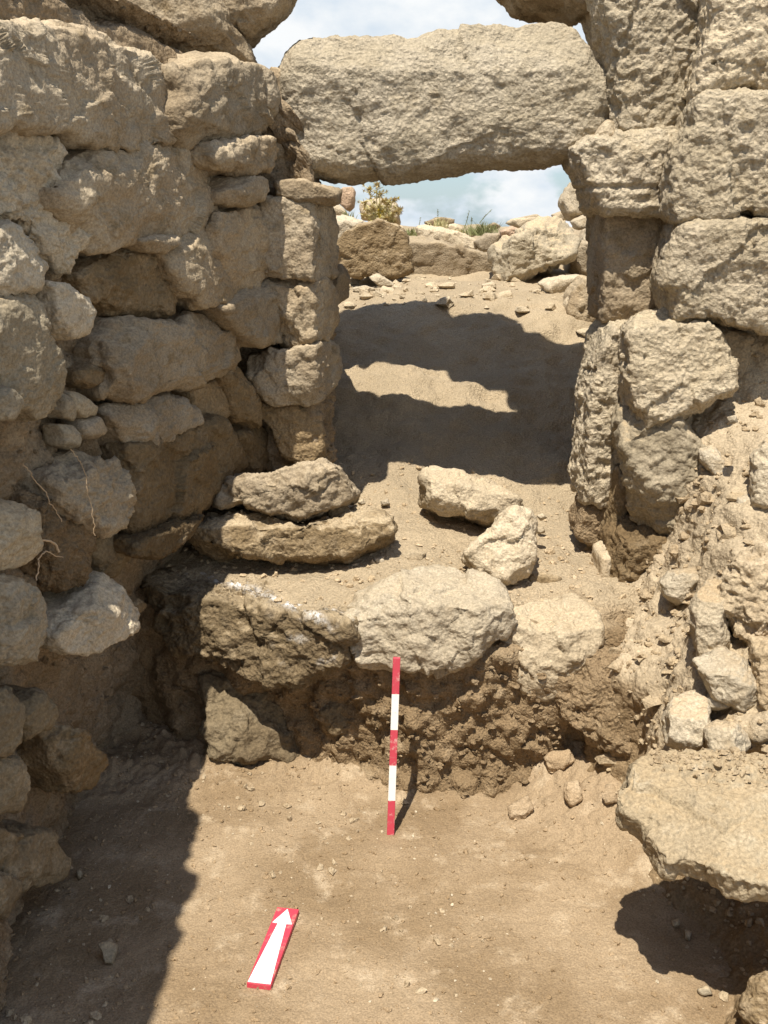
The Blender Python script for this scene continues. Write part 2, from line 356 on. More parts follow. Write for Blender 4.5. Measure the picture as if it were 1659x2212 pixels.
SURF['right'] = sheet('crumbly_bank', net_right(), M['slope'], lambda P, t: .034*fbm(P, 5, 4, 41)+.022*clods(P, 9, 2, 44)+.005*clods(P, 30, 2, 47)+.004*fbm(P, 50, 2, 49), attr=right_attr)
# earth behind the right masonry and the ground reaching the horizon
def net_back():
    path = [(.98, 4.6), (.93, 3.9), (.90, 3.55), (1.05, 3.45), (1.6, 3.35), (3.0, 3.2)]
    rows = [[[x, y, z] for x, y in path] for z in (.3, .8, 1.3, 1.8, 2.2)]
    rows.append([[x+.25, y+.3, 2.3] for x, y in path]); rows.append([[x+3, y+2, 2.2] for x, y in path])
    return rows
sheet('earth_core', net_back(), M['rough'], lambda P, t: .03*fbm(P, 5, 3, 51)+.02*clods(P, 14, 2, 53), res=.006)
def far_ground():
    xs = [-500, -60, -12, -6, 6, 12, 60, 500]; ys = [12, 16, 40, 120, 900]
    V = np.array([(x, y, 1.2-.008*(y-12)) for y in ys for x in xs], float); K = len(xs)
    Q = [[r*K+c, r*K+c+1, (r+1)*K+c+1, (r+1)*K+c] for r in range(len(ys)-1) for c in range(K-1)]
    tag(mesh_obj('far_ground', V, Q, M['dry']), kind='structure')
far_ground()

# ---------------------------------------------------------------- stones
REG = {0: (0, 0, 1, 1), 1: (0, 0, .5, .5), 2: (829.5, 0, .5, .5), 3: (0, 606.4, .5, .5), 4: (829.5, 606.4, .5, .5), 5: (0, 1212.7, .5, .5),
       6: (829.5, 1212.7, .5, .5), 7: (667, 333.5, .40204, .40204), 8: (363.8, 939.9, .5117, .5117)}
def box_grid(nx, ny, nz):
    P, Q, base = [], [], 0
    for ax, (na, nb) in ((0, (ny, nz)), (1, (nz, nx)), (2, (nx, ny))):
        for s in (-1, 1):
            a, b = np.meshgrid(np.linspace(-1, 1, na+1), np.linspace(-1, 1, nb+1), indexing='ij')
            p = np.zeros((a.size, 3)); p[:, ax] = s; p[:, (ax+1) % 3] = a.ravel(); p[:, (ax+2) % 3] = b.ravel()
            i = np.arange(a.size).reshape(a.shape)+base
            q = np.stack([i[:-1, :-1], i[1:, :-1], i[1:, 1:], i[:-1, 1:]], -1).reshape(-1, 4)
            P.append(p); Q.append(q if s > 0 else q[:, ::-1]); base += a.size
    P = np.concatenate(P); Q = np.concatenate(Q)
    _, first, inv = np.unique(np.round(P*1e5).astype(np.int64), axis=0, return_index=True, return_inverse=True)
    return P[first], inv.reshape(-1)[Q]
NST = [0]
def stone(name, label, cat, group, mat, reg, pts, mode, T=.12, Tf=None, p=4.0, facets=6, fdepth=.22, cuts=(), rough=1.0, pit=1.0, lump=1.0, mould=None, crust=None, post=None, grow=True, chips=1.0):
    if group in ('stones in the left earth bank', 'stones in the right earth bank') and 'slab' not in name: p = min(p, 3.0); Tf = (T if Tf is None else Tf)*.75
    if group == 'stones of the left wall' and facets < 6: facets += 3; fdepth = max(fdepth, .2)
    p = -p if p < 0 else p+4 if p > 3.2 else p+1.0
    NST[0] += 1; sd = NST[0]*3.7; rng = np.random.default_rng(100+NST[0])
    ox, oy, sx, sy = REG[reg]; A = np.array(pts, float); A = np.stack([ox+A[:, 0]*sx, oy+A[:, 1]*sy], 1)
    lo, hi = A.min(0), A.max(0); c = (lo+hi)/2
    kind = mode[0]
    if kind == 'L': n = LN; p0 = LP+LN*(mode[1]*.42-.02 if group == 'stones in the left earth bank' else mode[1]); cen = at_plane(c[0], c[1], p0, n)
    else:
        if kind == 'F':
            tt = np.linspace(1.2, 4, 1400); d0 = ray(c[0], hi[1]-.3*(hi[1]-lo[1])); W0 = CAM+tt[:, None]*d0
            k0 = np.argmax(W0[:, 2] < floor_z(W0[:, 0], W0[:, 1])+.004); mode = ('F', W0[k0, 1])
        cen = at_y(c[0], c[1], mode[1])
        if kind == 'Y': n = np.array([0, -1.0, 0])
        elif kind == 'N': n = np.array(mode[2], float)
        else: n = -ray(c[0], c[1])
        n = n/np.linalg.norm(n)
    u = np.cross([0, 0, 1.0], n); u /= np.linalg.norm(u); v = np.cross(n, u)
    W3 = at_plane(A[:, 0], A[:, 1], cen, n)-cen; U = np.stack([W3@u, W3@v], 1)
    l2, h2 = U.min(0), U.max(0); mid = (l2+h2)/2; cen = cen+u*mid[0]+v*mid[1]; U = U-mid; hd = (h2-l2)/2
    X = U/hd; K = 256; th = np.arange(K)*2*np.pi/K; d = np.stack([np.cos(th), np.sin(th)], 1)
    r = np.zeros(K)
    for a, b in zip(X, np.roll(X, -1, 0)):
        e = b-a; den = d[:, 0]*e[1]-d[:, 1]*e[0]; den = np.where(np.abs(den) < 1e-9, 1e-9, den)
        t = (a[0]*e[1]-a[1]*e[0])/den; s = (a[0]*d[:, 1]-a[1]*d[:, 0])/den
        ok = (t > 0) & (s >= -1e-6) & (s <= 1+1e-6); r = np.where(ok & (t > r), t, r)
    r = np.where(r < .05, .3, r)
    r = r*(1.035 if grow else 1.0)*(1+sum(.016/(k**.5)*np.sin(k*th+rng.uniform(0, 6.28)) for k in (3, 4, 5, 7, 9, 12, 15, 19, 24))); kk = np.exp(-.5*(np.arange(-8, 9)/1.3)**2); kk /= kk.sum(); r = np.convolve(np.concatenate([r[-8:], r, r[:8]]), kk, 'valid')
    pw = (hi-lo)*768/1659; Tf = T if Tf is None else Tf; Tm = (T+Tf)/2
    nx = int(np.clip(pw[0]/1.75, 8, 120)); ny = int(np.clip(pw[1]/1.75, 8, 120)); nz = int(np.clip(Tm/(hd.max())*max(nx, ny)*.8, 6, 70))
    G, Q = box_grid(nx, ny, nz)
    s = np.maximum(np.abs(G[:, 0]), np.abs(G[:, 1])); th2 = np.arctan2(G[:, 1], G[:, 0]); rr = np.interp(th2 % (2*np.pi), np.append(th, 2*np.pi), np.append(r, r[0]))
    cz = G[:, 2]; t = (s**p+np.abs(cz)**p+1e-9)**(-1/p)
    B = np.stack([t*s*rr*np.cos(th2)*hd[0], t*s*rr*np.sin(th2)*hd[1], t*cz*np.where(cz > 0, Tf, T)], 1)
    # flat broken faces
    sc = np.array([hd[0], hd[1], Tf])
    for k in range(facets):
        q = rng.normal(size=3); q[2] = abs(q[2])*.8+.22; q = q/sc; q /= np.linalg.norm(q)
        D = B@q; lim = D.max()*(1-fdepth*rng.uniform(.2, 1)); k2 = lim/np.maximum(D, 1e-9); B = np.where((D > lim)[:, None], B*(k2+(1-k2)*.03)[:, None], B)
    Rm = np.stack([u, v, n])                         # rows
    for (cx, cy, cz_, off) in cuts:                  # planes given in world axes, offset as a share of the reach
        q = Rm@np.array([cx, cy, cz_], float); q /= np.linalg.norm(q); D = B@q; lim = D.max()*off; k2 = lim/np.maximum(D, 1e-9)
        B = np.where((D > lim)[:, None], B*(k2+(1-k2)*.06)[:, None], B)
    size = float(np.sqrt(hd[0]*hd[1])); Pn = B+sd*3.1
    Nn = normals(B, Q)
    am = min(1.0, size/.10)
    dd = lump*size*(.035*perlin(Pn*1.1/size, 1)+.045*perlin(Pn*2.6/size, 2)+.026*perlin(Pn*6/size, 3))
    Pw = Pn+.012*np.stack([perlin(Pn*30, 31), perlin(Pn*30, 32), perlin(Pn*30, 33)], 1)
    dd = dd + chips*am*(.085*size*chip(Pw, 1.15/size, 1)+.0040*min(1, size/.12)*chip(Pw, 22, 2)) + rough*am*(.0042*fbm(Pn, 24, 3, 4, .6)+.0016*fbm(Pn, 100, 2, 7)) + pit*am*(.0050*ridge(Pn, 17, 2, 9, .6)+.0030*ridge(Pn, 48, 2, 12, .6))
    if mould is not None: dd = dd + mould(cen + B@Rm)
    B = B+Nn*dd[:, None]
    V = cen + B@Rm
    if post is not None: V = post(V)
    o = mesh_obj(name, V, Q, M[mat], loc=cen)
    tag(o, label, cat, group)
    if crust is not None:
        a = o.data.attributes.new('crust', 'FLOAT', 'POINT'); a.data.foreach_set('value', crust(V).astype(np.float32))
    return o
exec_stones = []
GL, GR, GB, GF, GT, GA = 'stones of the left wall', 'stones of the right wall', 'boulders beyond the doorway', 'stones in the left earth bank', 'stones on the threshold', 'stones of the arch'
GRB = 'stones in the right earth bank'

# --- arch above the doorway
stone('arch_stone', 'huge dark-bellied springer block leaning out at the top left above the wall', 'arch stone', GA, 'warm', 1,
      [(330, -290), (900, -290), (930, -60), (1000, 120), (1062, 190), (1074, 278), (1000, 272), (900, 248), (760, 222), (620, 190), (450, 140), (330, 110), (300, -100)], ('Y', 3.32), .16, .16, p=5, lump=.6)
stone('arch_stone', 'upper springer stone whose pointed right end hangs against the sky at top left', 'arch stone', GA, 'warm', 1,
      [(760, -290), (1200, -300), (1310, -140), (1255, -10), (1215, 50), (1130, 130), (1065, 182), (960, 120), (860, 40), (740, -60)], ('Y', 3.40), .12, .13, p=5, lump=.6)
for pts, y_, lb in (([(490, -430), (830, -590), (880, -200), (740, -240), (500, -270)], 3.92, 'voussoir of the arch left of its crown'),
                ([(805, -590), (1050, -590), (1012, -130), (862, -205)], 3.80, 'crown voussoir at the top of the arch'),
                ([(1045, -580), (1290, -430), (1250, 10), (1120, 0), (1010, -125)], 3.68, 'voussoir of the arch right of its crown')):
    stone('arch_stone', lb, 'arch stone', GA, 'warm', 0, pts, ('Y', y_), .26, .26, p=5)
stone('arch_stone', 'dark underside of the arch stone poking in at the top edge left of the pilaster', 'arch stone', GA, 'warm', 2,
      [(640, -500), (900, -560), (960, -60), (885, 40), (840, 52), (790, 38), (740, -5), (690, -80)], ('Y', 3.64), .24, .22, p=4)
stone('arch_stone', 'narrow shaded springer stone squeezed between the sky and the tall pilaster block', 'arch stone', GA, 'warm', 2,
      [(880, -120), (990, -140), (1010, 200), (985, 370), (965, 362), (930, 180), (900, 60), (885, 10)], ('Y', 3.58), .18, .14, p=4)
stone('rubble_stone', 'rough knobbly sunlit stone at the top left edge beside the overhanging springer', 'wall stone', GL, 'pale', 1,
      [(-60, -60), (350, -80), (370, 30), (340, 115), (230, 110), (110, 105), (80, 60), (-40, 60)], ('Y', 2.85), .14, .10, pit=2, rough=1.6)

# --- left wall, from the top down
stone('wall_stone', 'longest stone of the left wall with a dusty sunlit top, uppermost at the left edge', 'wall stone', GL, 'warm', 1,
      [(-330, 130), (0, 125), (120, 105), (300, 118), (420, 150), (560, 205), (640, 285), (692, 350), (732, 440), (725, 560), (640, 602), (520, 645), (470, 650), (300, 625), (180, 565), (60, 545), (-330, 560)], ('L', .0), .22, .07, p=5, facets=4, cuts=((.35, -.1, .9, .86),))
stone('wall_stone', 'rounded block with bright pitted top edge next in line after the longest stone', 'wall stone', GL, 'warm', 1,
      [(735, 300), (840, 262), (900, 246), (960, 240), (1012, 262), (1052, 330), (1092, 400), (1098, 480), (1070, 580), (940, 602), (800, 637), (740, 590), (715, 520), (735, 400)], ('L', .05), .20, .07, p=4.5, facets=4, cuts=((.3, -.2, .9, .84),), rough=1.3)
stone('wall_stone', 'smooth narrow stone between the rounded block and the lintel', 'wall stone', GL, 'warm', 1,
      [(1040, 285), (1130, 290), (1180, 320), (1202, 420), (1195, 485), (1150, 532), (1100, 530), (1060, 420)], ('Y', 3.22), .16, .06, p=4, pit=.5)
stone('rubble_stone', 'small crumbly packing stone wedged against the left end of the lintel', 'wall stone', GL, 'warm', 1,
      [(1170, 300), (1235, 310), (1262, 400), (1255, 500), (1215, 520), (1190, 420)], ('Y', 3.34), .12, .05, rough=1.6)
stone('rubble_stone', 'shaded packing stone below the lintel end above the jamb', 'wall stone', GL, 'warm', 1,
      [(1130, 560), (1190, 540), (1250, 560), (1240, 660), (1190, 720), (1120, 700)], ('Y', 3.34), .12, .05, rough=1.4)
stone('wall_stone', 'big slanted slab-faced block with a sunlit lump on its upper left corner', 'wall stone', GL, 'warm', 1,
      [(250, 690), (310, 655), (400, 640), (470, 660), (700, 600), (830, 680), (915, 740), (922, 820), (908, 920), (870, 962), (760, 992), (700, 1012), (560, 1032), (370, 1082), (308, 1050), (240, 945), (195, 880), (168, 790), (200, 725)], ('L', .0), .22, .07, p=5.5, facets=4, fdepth=.14, cuts=((.96, -.26, .05, .80),))
stone('wall_stone', 'crumbly knob below the rounded block, directly above the tongue-shaped stone', 'wall stone', GL, 'warm', 1,
      [(880, 620), (1000, 598), (1125, 598), (1137, 660), (1100, 732), (1040, 757), (960, 742), (900, 722), (865, 670)], ('L', .085), .14, .06, rough=1.5, lump=1.4)
stone('wall_stone', 'tongue-shaped stone with a hollow, stuck between the knob and the tall upright block', 'wall stone', GL, 'warm', 1,
      [(930, 830), (985, 765), (1100, 745), (1108, 830), (1055, 888), (990, 898), (935, 872)], ('L', .085), .14, .06, p=3, pit=.4)
stone('wall_stone', 'tall upright block right of the stacked pair of middling stones', 'wall stone', GL, 'warm', 1,
      [(900, 925), (1060, 890), (1086, 960), (1098, 1180), (1062, 1242), (940, 1252), (890, 1085), (872, 1000)], ('L', .05), .16, .06, p=5, facets=3)
stone('wall_stone', 'flat thin stone directly under the left end of the lintel', 'wall stone', GL, 'warm', 1,
      [(1195, 785), (1300, 775), (1380, 800), (1466, 818), (1462, 872), (1420, 884), (1300, 868), (1205, 845)], ('Y', 3.22), .18, .06, p=5, facets=3)
stone('wall_stone', 'squarish door-jamb block with a vertical sunlit stripe, top of the left jamb', 'wall stone', GL, 'warm', 1,
      [(1085, 925), (1150, 862), (1260, 866), (1345, 866), (1424, 898), (1452, 1030), (1436, 1180), (1382, 1208), (1230, 1202), (1098, 1192), (1082, 1050)], ('Y', 3.24), .20, .08, p=6, cuts=((.95, -.3, 0, .60),), facets=3, fdepth=.12, pit=.7)
stone('wall_stone', 'little flat chock stone under the big slanted block', 'wall stone', GL, 'warm', 1,
      [(555, 1035), (640, 1015), (722, 1020), (732, 1060), (672, 1092), (600, 1086)], ('L', .04), .08, .05, p=3)
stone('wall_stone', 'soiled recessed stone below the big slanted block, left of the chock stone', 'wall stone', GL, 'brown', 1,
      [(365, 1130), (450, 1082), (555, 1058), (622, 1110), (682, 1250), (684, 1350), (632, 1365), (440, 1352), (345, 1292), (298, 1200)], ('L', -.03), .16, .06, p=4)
stone('wall_stone', 'wedge-shaped pointed stone tapering downward, under the chock stone', 'wall stone', GL, 'warm', 1,
      [(655, 1092), (740, 1000), (872, 976), (892, 1090), (942, 1130), (948, 1210), (912, 1290), (900, 1345), (820, 1342), (740, 1272), (695, 1190)], ('L', .02), .16, .07, p=3.6, facets=7)
stone('wall_stone', 'chunky block below the tall upright block, left of the cracked jamb stone', 'wall stone', GL, 'warm', 1,
      [(925, 1262), (1080, 1213), (1132, 1230), (1205, 1330), (1182, 1440), (1062, 1492), (1010, 1472), (935, 1392), (902, 1330)], ('L', .05), .16, .08, p=4.5, facets=6)
stone('wall_stone', 'second jamb block down, flaking along its left edge', 'wall stone', GL, 'warm', 1,
      [(1115, 1190), (1240, 1208), (1400, 1208), (1452, 1290), (1444, 1420), (1402, 1482), (1300, 1492), (1195, 1480), (1190, 1440), (1212, 1330), (1155, 1270)], ('Y', 3.25), .20, .08, p=5, cuts=((.95, -.3, 0, .60),), facets=4)
stone('wall_stone', 'rounded stone peeping out behind the right edge of the left jamb', 'wall stone', GL, 'warm', 1,
      [(1400, 1165), (1470, 1148), (1508, 1200), (1502, 1280), (1450, 1318), (1405, 1310)], ('Y', 3.62), .14, .10, p=3)
stone('wall_stone', 'long block with a sunlit crumbled patch on its left, middle of the left wall', 'wall stone', GL, 'warm', 3,
      [(425, 245), (480, 190), (560, 165), (700, 188), (780, 140), (880, 168), (952, 220), (978, 320), (962, 380), (870, 422), (780, 442), (600, 492), (480, 508), (428, 482), (410, 350)], ('L', .0), .20, .07, p=5, facets=5, fdepth=.16)
stone('wall_stone', 'third jamb block down with a thin sunlit streak', 'wall stone', GL, 'warm', 3,
      [(1085, 330), (1180, 298), (1300, 278), (1400, 268), (1442, 300), (1468, 420), (1432, 492), (1330, 524), (1200, 522), (1108, 492), (1082, 420)], ('Y', 3.24), .20, .08, p=4.5, cuts=((.95, -.3, 0, .60),), facets=4)
stone('wall_stone', 'slim leaning slab right of the rust-brown stone', 'wall stone', GL, 'brown', 3,
      [(925, 400), (982, 376), (1030, 440), (1082, 580), (1092, 622), (1040, 638), (968, 572)], ('L', .0), .12, .05, p=5, facets=2)
stone('wall_stone', 'rust-brown stone tucked under the long block', 'wall stone', GL, 'brown', 3,
      [(785, 450), (920, 428), (952, 560), (900, 604), (798, 574)], ('L', -.03), .12, .05)
stone('rubble_stone', 'small crumbling filler stone between the long block and the third jamb block', 'wall stone', GL, 'brown', 3,
      [(1010, 330), (1070, 340), (1120, 400), (1110, 490), (1050, 500), (1000, 430)], ('Y', 3.34), .10, .05, rough=1.6)
stone('wall_stone', 'grey dusty-topped stone lying over the dark bottom block of the left wall', 'wall stone', GL, 'warm', 3,
      [(420, 560), (560, 508), (720, 488), (802, 560), (812, 604), (690, 662), (680, 684), (560, 745), (485, 680)], ('L', .0), .16, .06, p=4, facets=6)
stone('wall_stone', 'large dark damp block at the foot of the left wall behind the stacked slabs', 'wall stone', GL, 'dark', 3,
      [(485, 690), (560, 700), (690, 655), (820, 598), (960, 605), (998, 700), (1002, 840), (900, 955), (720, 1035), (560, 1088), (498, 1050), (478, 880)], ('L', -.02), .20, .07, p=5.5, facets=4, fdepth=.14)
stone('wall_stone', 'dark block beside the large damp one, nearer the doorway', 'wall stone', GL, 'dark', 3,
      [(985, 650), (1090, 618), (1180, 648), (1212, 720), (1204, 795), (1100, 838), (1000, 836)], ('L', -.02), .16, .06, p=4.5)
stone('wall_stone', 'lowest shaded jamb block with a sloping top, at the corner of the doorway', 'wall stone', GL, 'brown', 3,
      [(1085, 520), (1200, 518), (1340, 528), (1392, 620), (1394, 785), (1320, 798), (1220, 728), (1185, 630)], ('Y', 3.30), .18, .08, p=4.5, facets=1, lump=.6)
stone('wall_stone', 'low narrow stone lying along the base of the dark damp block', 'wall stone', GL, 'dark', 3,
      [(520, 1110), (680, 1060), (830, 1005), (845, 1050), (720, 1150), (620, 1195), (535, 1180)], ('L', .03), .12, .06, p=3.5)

# --- left earth bank nearest the camera
stone('bank_stone', 'broad rough lump of mortar and stone under the left end of the longest stone', 'bank stone', GF, 'pale', 1,
      [(-160, 580), (60, 555), (160, 590), (230, 690), (240, 850), (300, 960), (350, 1130), (270, 1190), (150, 1080), (60, 950), (-160, 930)], ('L', .03), .14, .05, p=3, pit=2.6, rough=2.4, lump=1.6)
stone('bank_stone', 'rough sunlit stone at the left edge above the smooth grey boulder', 'bank stone', GF, 'pale', 1,
      [(-120, 1000), (0, 965), (80, 1020), (140, 1100), (166, 1230), (100, 1292), (-120, 1290)], ('L', .12), .12, .07, rough=1.4)
stone('bank_stone', 'oblong cobble with a bright end jutting beside the smooth grey boulder', 'bank stone', GF, 'pale', 1,
      [(165, 1215), (250, 1235), (312, 1290), (348, 1370), (312, 1445), (235, 1465), (195, 1400), (172, 1310)], ('L', .10), .10, .08, p=3)
stone('bank_stone', 'large smooth grey boulder at the left edge of the bank', 'bank stone', GF, 'grey', 3,
      [(-180, 90), (0, 55), (80, 68), (142, 110), (192, 190), (218, 300), (204, 450), (162, 560), (100, 604), (40, 566), (-180, 520)], ('L', .13), .18, .08, p=4, pit=.6, facets=5)
stone('bank_stone', 'small angular stone in front of the foot of the smooth grey boulder', 'bank stone', GF, 'grey', 3,
      [(-60, 470), (0, 450), (50, 500), (60, 560), (20, 600), (-60, 600)], ('L', .24), .08, .05)
for pts, lb in (([(225, 470), (275, 500), (310, 560), (300, 600), (250, 590), (225, 540)], 'elongated pebble left of the cube-like stone in the bank'),
                ([(275, 470), (330, 490), (392, 545), (388, 582), (330, 590), (290, 545)], 'flattened pebble just above the cube-like stone in the bank'),
                ([(240, 620), (300, 625), (325, 680), (300, 730), (250, 710)], 'lowest pebble of the cluster beside the cube-like stone')):
    stone('pebble', lb, 'pebble', GF, 'grey', 3, pts, ('L', .05), .05, .04, p=2.6, pit=.3)
stone('bank_stone', 'cube-like small stone with a sunlit top corner in the bank', 'bank stone', GF, 'warm', 3,
      [(335, 602), (380, 585), (418, 592), (432, 632), (395, 684), (335, 692), (322, 640)], ('L', .05), .07, .05, p=6, pit=.4)
stone('bank_stone', 'small shaded cobble under the left end of the long block', 'bank stone', GF, 'brown', 3,
      [(310, 390), (370, 355), (415, 380), (400, 440), (350, 465), (315, 445)], ('L', .02), .08, .05, p=3)
stone('earth_clod', 'overhanging clod of cemented earth with a bright crumbly top in the bank', 'earth clod', GF, 'rough', 3,
      [(170, 830), (230, 770), (320, 748), (430, 785), (478, 890), (492, 985), (430, 1050), (352, 1090), (250, 1060), (180, 960)], ('L', .05), .12, .12, p=3.5, rough=2.4, pit=2, lump=1.4, cuts=((.2, -.2, .95, .72),))
stone('earth_clod', 'shaded column of root-threaded earth below the overhanging clod', 'earth clod', GF, 'bank', 3,
      [(90, 900), (220, 980), (330, 1060), (345, 1180), (330, 1300), (220, 1320), (120, 1260), (80, 1120)], ('L', .02), .14, .08, p=4, rough=2.4, pit=1.6)
stone('bank_stone', 'pale sunlit rock bulging in above the curled root at the left edge', 'bank stone', GF, 'grey', 3,
      [(-140, 960), (0, 965), (62, 968), (102, 1040), (104, 1130), (62, 1205), (-140, 1250)], ('L', .16), .14, .10, p=4)
stone('bank_stone', 'pointed block with a half-sunlit front jutting out over the trench corner', 'bank stone', GF, 'pale', 5,
      [(205, 230), (300, 185), (400, 85), (440, 60), (492, 118), (518, 215), (494, 290), (400, 352), (310, 385), (220, 378), (182, 290)], ('L', .10), .16, .12, p=4.5, facets=8, cuts=((.0, -.55, .85, .74),))
stone('bank_stone', 'shaded stone just behind the half-sunlit pointed block', 'bank stone', GF, 'brown', 5,
      [(500, 205), (578, 155), (604, 190), (565, 235), (505, 262)], ('L', -.06), .08, .05)
stone('bank_stone', 'lone little nugget on the ledge above the half-sunlit pointed block', 'bank stone', GF, 'warm', 3,
      [(430, 1180), (460, 1160), (490, 1175), (486, 1205), (455, 1215)], ('L', .0), .03, .03, p=3)
stone('bank_stone', 'rounded shaded ledge stone under the overhanging clod', 'bank stone', GF, 'umber', 3,
      [(345, 1100), (430, 1060), (520, 1120), (545, 1200), (470, 1290), (400, 1250), (350, 1180)], ('L', -.05), .12, .06, p=3)
stone('bank_stone', 'squat stone at the left edge with a crumbly right side, below the curled root', 'bank stone', GF, 'grey', 5,
      [(-150, 60), (0, 66), (80, 108), (112, 190), (94, 300), (124, 345), (62, 425), (-150, 440)], ('L', .18), .14, .10, rough=1.4)
stone('bank_stone', 'smooth grey lens-shaped stone low in the shaded part of the left bank', 'bank stone', GF, 'umber', 5,
      [(20, 605), (100, 555), (172, 560), (204, 650), (182, 702), (60, 752), (25, 700)], ('L', .14), .10, .08, p=3.5, pit=.4)
stone('bank_stone', 'bright rough sliver of stone at the very left edge', 'bank stone', GF, 'umber', 5,
      [(-120, 540), (0, 556), (46, 602), (42, 700), (22, 820), (-120, 830)], ('L', .22), .10, .07)
stone('bank_stone', 'brown angular rock tip sticking out of the shaded left bank', 'bank stone', GF, 'brown', 5,
      [(185, 725), (280, 698), (342, 790), (415, 852), (372, 892), (342, 960), (242, 985), (195, 885)], ('L', .05), .14, .09, p=3, facets=8)
stone('bank_stone', 'rounded shaded stone at the left edge below the bright sliver', 'bank stone', GF, 'umber', 5,
      [(-100, 840), (0, 838), (62, 850), (84, 920), (64, 1060), (-100, 1085)], ('L', .20), .10, .07)
stone('bank_stone', 'pointed wedge stone aimed to the right at the lower left edge', 'bank stone', GF, 'umber', 5,
      [(-120, 1140), (0, 1145), (150, 1148), (205, 1228), (252, 1312), (205, 1362), (60, 1402), (-120, 1400)], ('L', .14), .12, .08, p=3.4, pit=.5)
stone('bank_stone', 'lowest rough stone in the bottom left corner of the bank', 'bank stone', GF, 'umber', 5,
      [(-120, 1320), (0, 1338), (42, 1352), (38, 1470), (0, 1520), (-120, 1530)], ('L', .22), .10, .06)
for pts, lb in (([(425, 1650), (470, 1640), (512, 1660), (490, 1740), (450, 1735), (440, 1690)], 'flat stone chip on the shaded floor near the lower left'),
                ([(330, 1340), (350, 1325), (360, 1350), (348, 1372), (334, 1366)], 'tiny pale chip at the shaded foot of the left bank')):
    stone('stone_chip', lb, 'stone chip', None, 'grey', 5, pts, ('F', 0), .02, .02, p=3, pit=.3)

# --- threshold and the bank under it
def crustf(V):
    x, y = to_px(V); ly = np.interp(x, [375, 520, 640, 690, 740], [1212, 1252, 1300, 1322, 1375])
    band = np.exp(-((y-ly-10)/(7+9*np.abs(perlin(V*9, 8))))**2)*sstep(x, 370, 400)*(1-sstep(x, 690, 740))*np.clip(.42+1.0*sstep(perlin(V*13, 6), -.15, .25), 0, 1)
    spot = .35*sstep(perlin(V*22, 5), .15, .5)*sstep(x, 560, 660)*(1-sstep(y, 1420, 1450))
    return np.clip(band+spot, 0, 1)
stone('threshold_stone', 'big dark-fronted threshold block with a white lime-crusted upper edge', 'threshold block', GT, 'crust', 0,
      [(340, 1255), (334, 1205), (420, 1172), (600, 1190), (770, 1275), (780, 1325), (757, 1430), (700, 1450), (665, 1472), (550, 1447), (470, 1418), (420, 1408), (375, 1335)], ('N', 2.73, (-.42, -.87, .22)), .17, .09, p=5.5, facets=2, fdepth=.10, rough=2.2, pit=2.4, lump=.7, cuts=((0, 0, 1, .20), (-.5, -.85, .05, .84)), crust=crustf)
stone('threshold_stone', 'pale broken boulder above the striped rod with a flat sunlit top', 'boulder', GT, 'pale', 8,
      [(772, 690), (930, 620), (1050, 560), (1180, 553), (1322, 600), (1412, 660), (1444, 720), (1434, 800), (1402, 850), (1250, 952), (1130, 992), (1000, 998), (880, 985), (810, 960), (798, 880), (775, 760)], ('V', 2.63), .18, .14, p=4, facets=10, fdepth=.27, chips=1.3, pit=.7, cuts=((.05, -.12, 1, .60), (-.1, -1, .1, .66)), lump=1.2)
stone('threshold_stone', 'half-buried pale boulder to the right of the broken one, dust-covered', 'boulder', GT, 'pale', 6,
      [(510, 250), (560, 215), (700, 158), (830, 148), (905, 230), (935, 330), (925, 440), (850, 522), (700, 592), (620, 572), (540, 502), (498, 330)], ('V', 2.63), .16, .10, p=2.4, pit=.5, facets=6, cuts=((0, -.3, 1, .66),), lump=1.3)
stone('bank_stone', 'grey hollowed stone bedded low in the cut bank under the threshold block', 'bank stone', 'stones in the cut bank', 'umber', 5,
      [(885, 500), (950, 465), (1020, 500), (1100, 508), (1185, 560), (1232, 650), (1304, 800), (1262, 850), (1060, 864), (930, 852), (880, 720), (905, 620)], ('V', 2.76), .14, .09, p=3.4, facets=8, fdepth=.3, lump=2.2)
stone('bank_stone', 'tan weathered lump in the cut bank left of the striped rod', 'bank stone', 'stones in the cut bank', 'brown', 5,
      [(1365, 645), (1420, 600), (1485, 578), (1562, 620), (1555, 720), (1440, 765), (1400, 710)], ('V', 2.70), .12, .07, p=3, lump=1.8, rough=1.6)
for pts, y, lb in (([(690, 850), (730, 822), (795, 815), (832, 855), (770, 905), (715, 912)], 2.52, 'rounded brown stone poking from the soil at the foot of the right bank'),
                ([(535, 1060), (620, 1010), (645, 1070), (600, 1112), (550, 1116)], 2.36, 'half-buried flat stone on the floor right of the striped rod'),
                ([(940, 1010), (1000, 1000), (1010, 1040), (960, 1050)], 2.36, 'little shaded stone on the soil slope left of the overhanging slab'),
                ([(780, 960), (840, 950), (860, 1030), (810, 1060), (780, 1020)], 2.42, 'weathered brown lump on the soil slope above the floor')):
    stone('floor_stone', lb, 'stone', 'stones on the trench floor', 'floor', 6, pts, ('F', y), .06, .018, p=2.4, lump=1.6, rough=1.5)
stone('slab', 'lower of the two stacked brown slabs, long and rough-edged', 'stacked slab', GT, 'brown', 8,
      [(110, 380), (150, 318), (250, 303), (380, 318), (520, 368), (600, 388), (720, 375), (780, 310), (880, 338), (944, 400), (932, 450), (872, 522), (780, 554), (600, 532), (450, 517), (330, 502), (240, 517), (150, 482), (113, 430)], ('N', 2.98, (0, -.95, .3)), .20, .14, p=3.6, facets=9, fdepth=.25, cuts=((0, -.2, 1, .74),), rough=1.6)
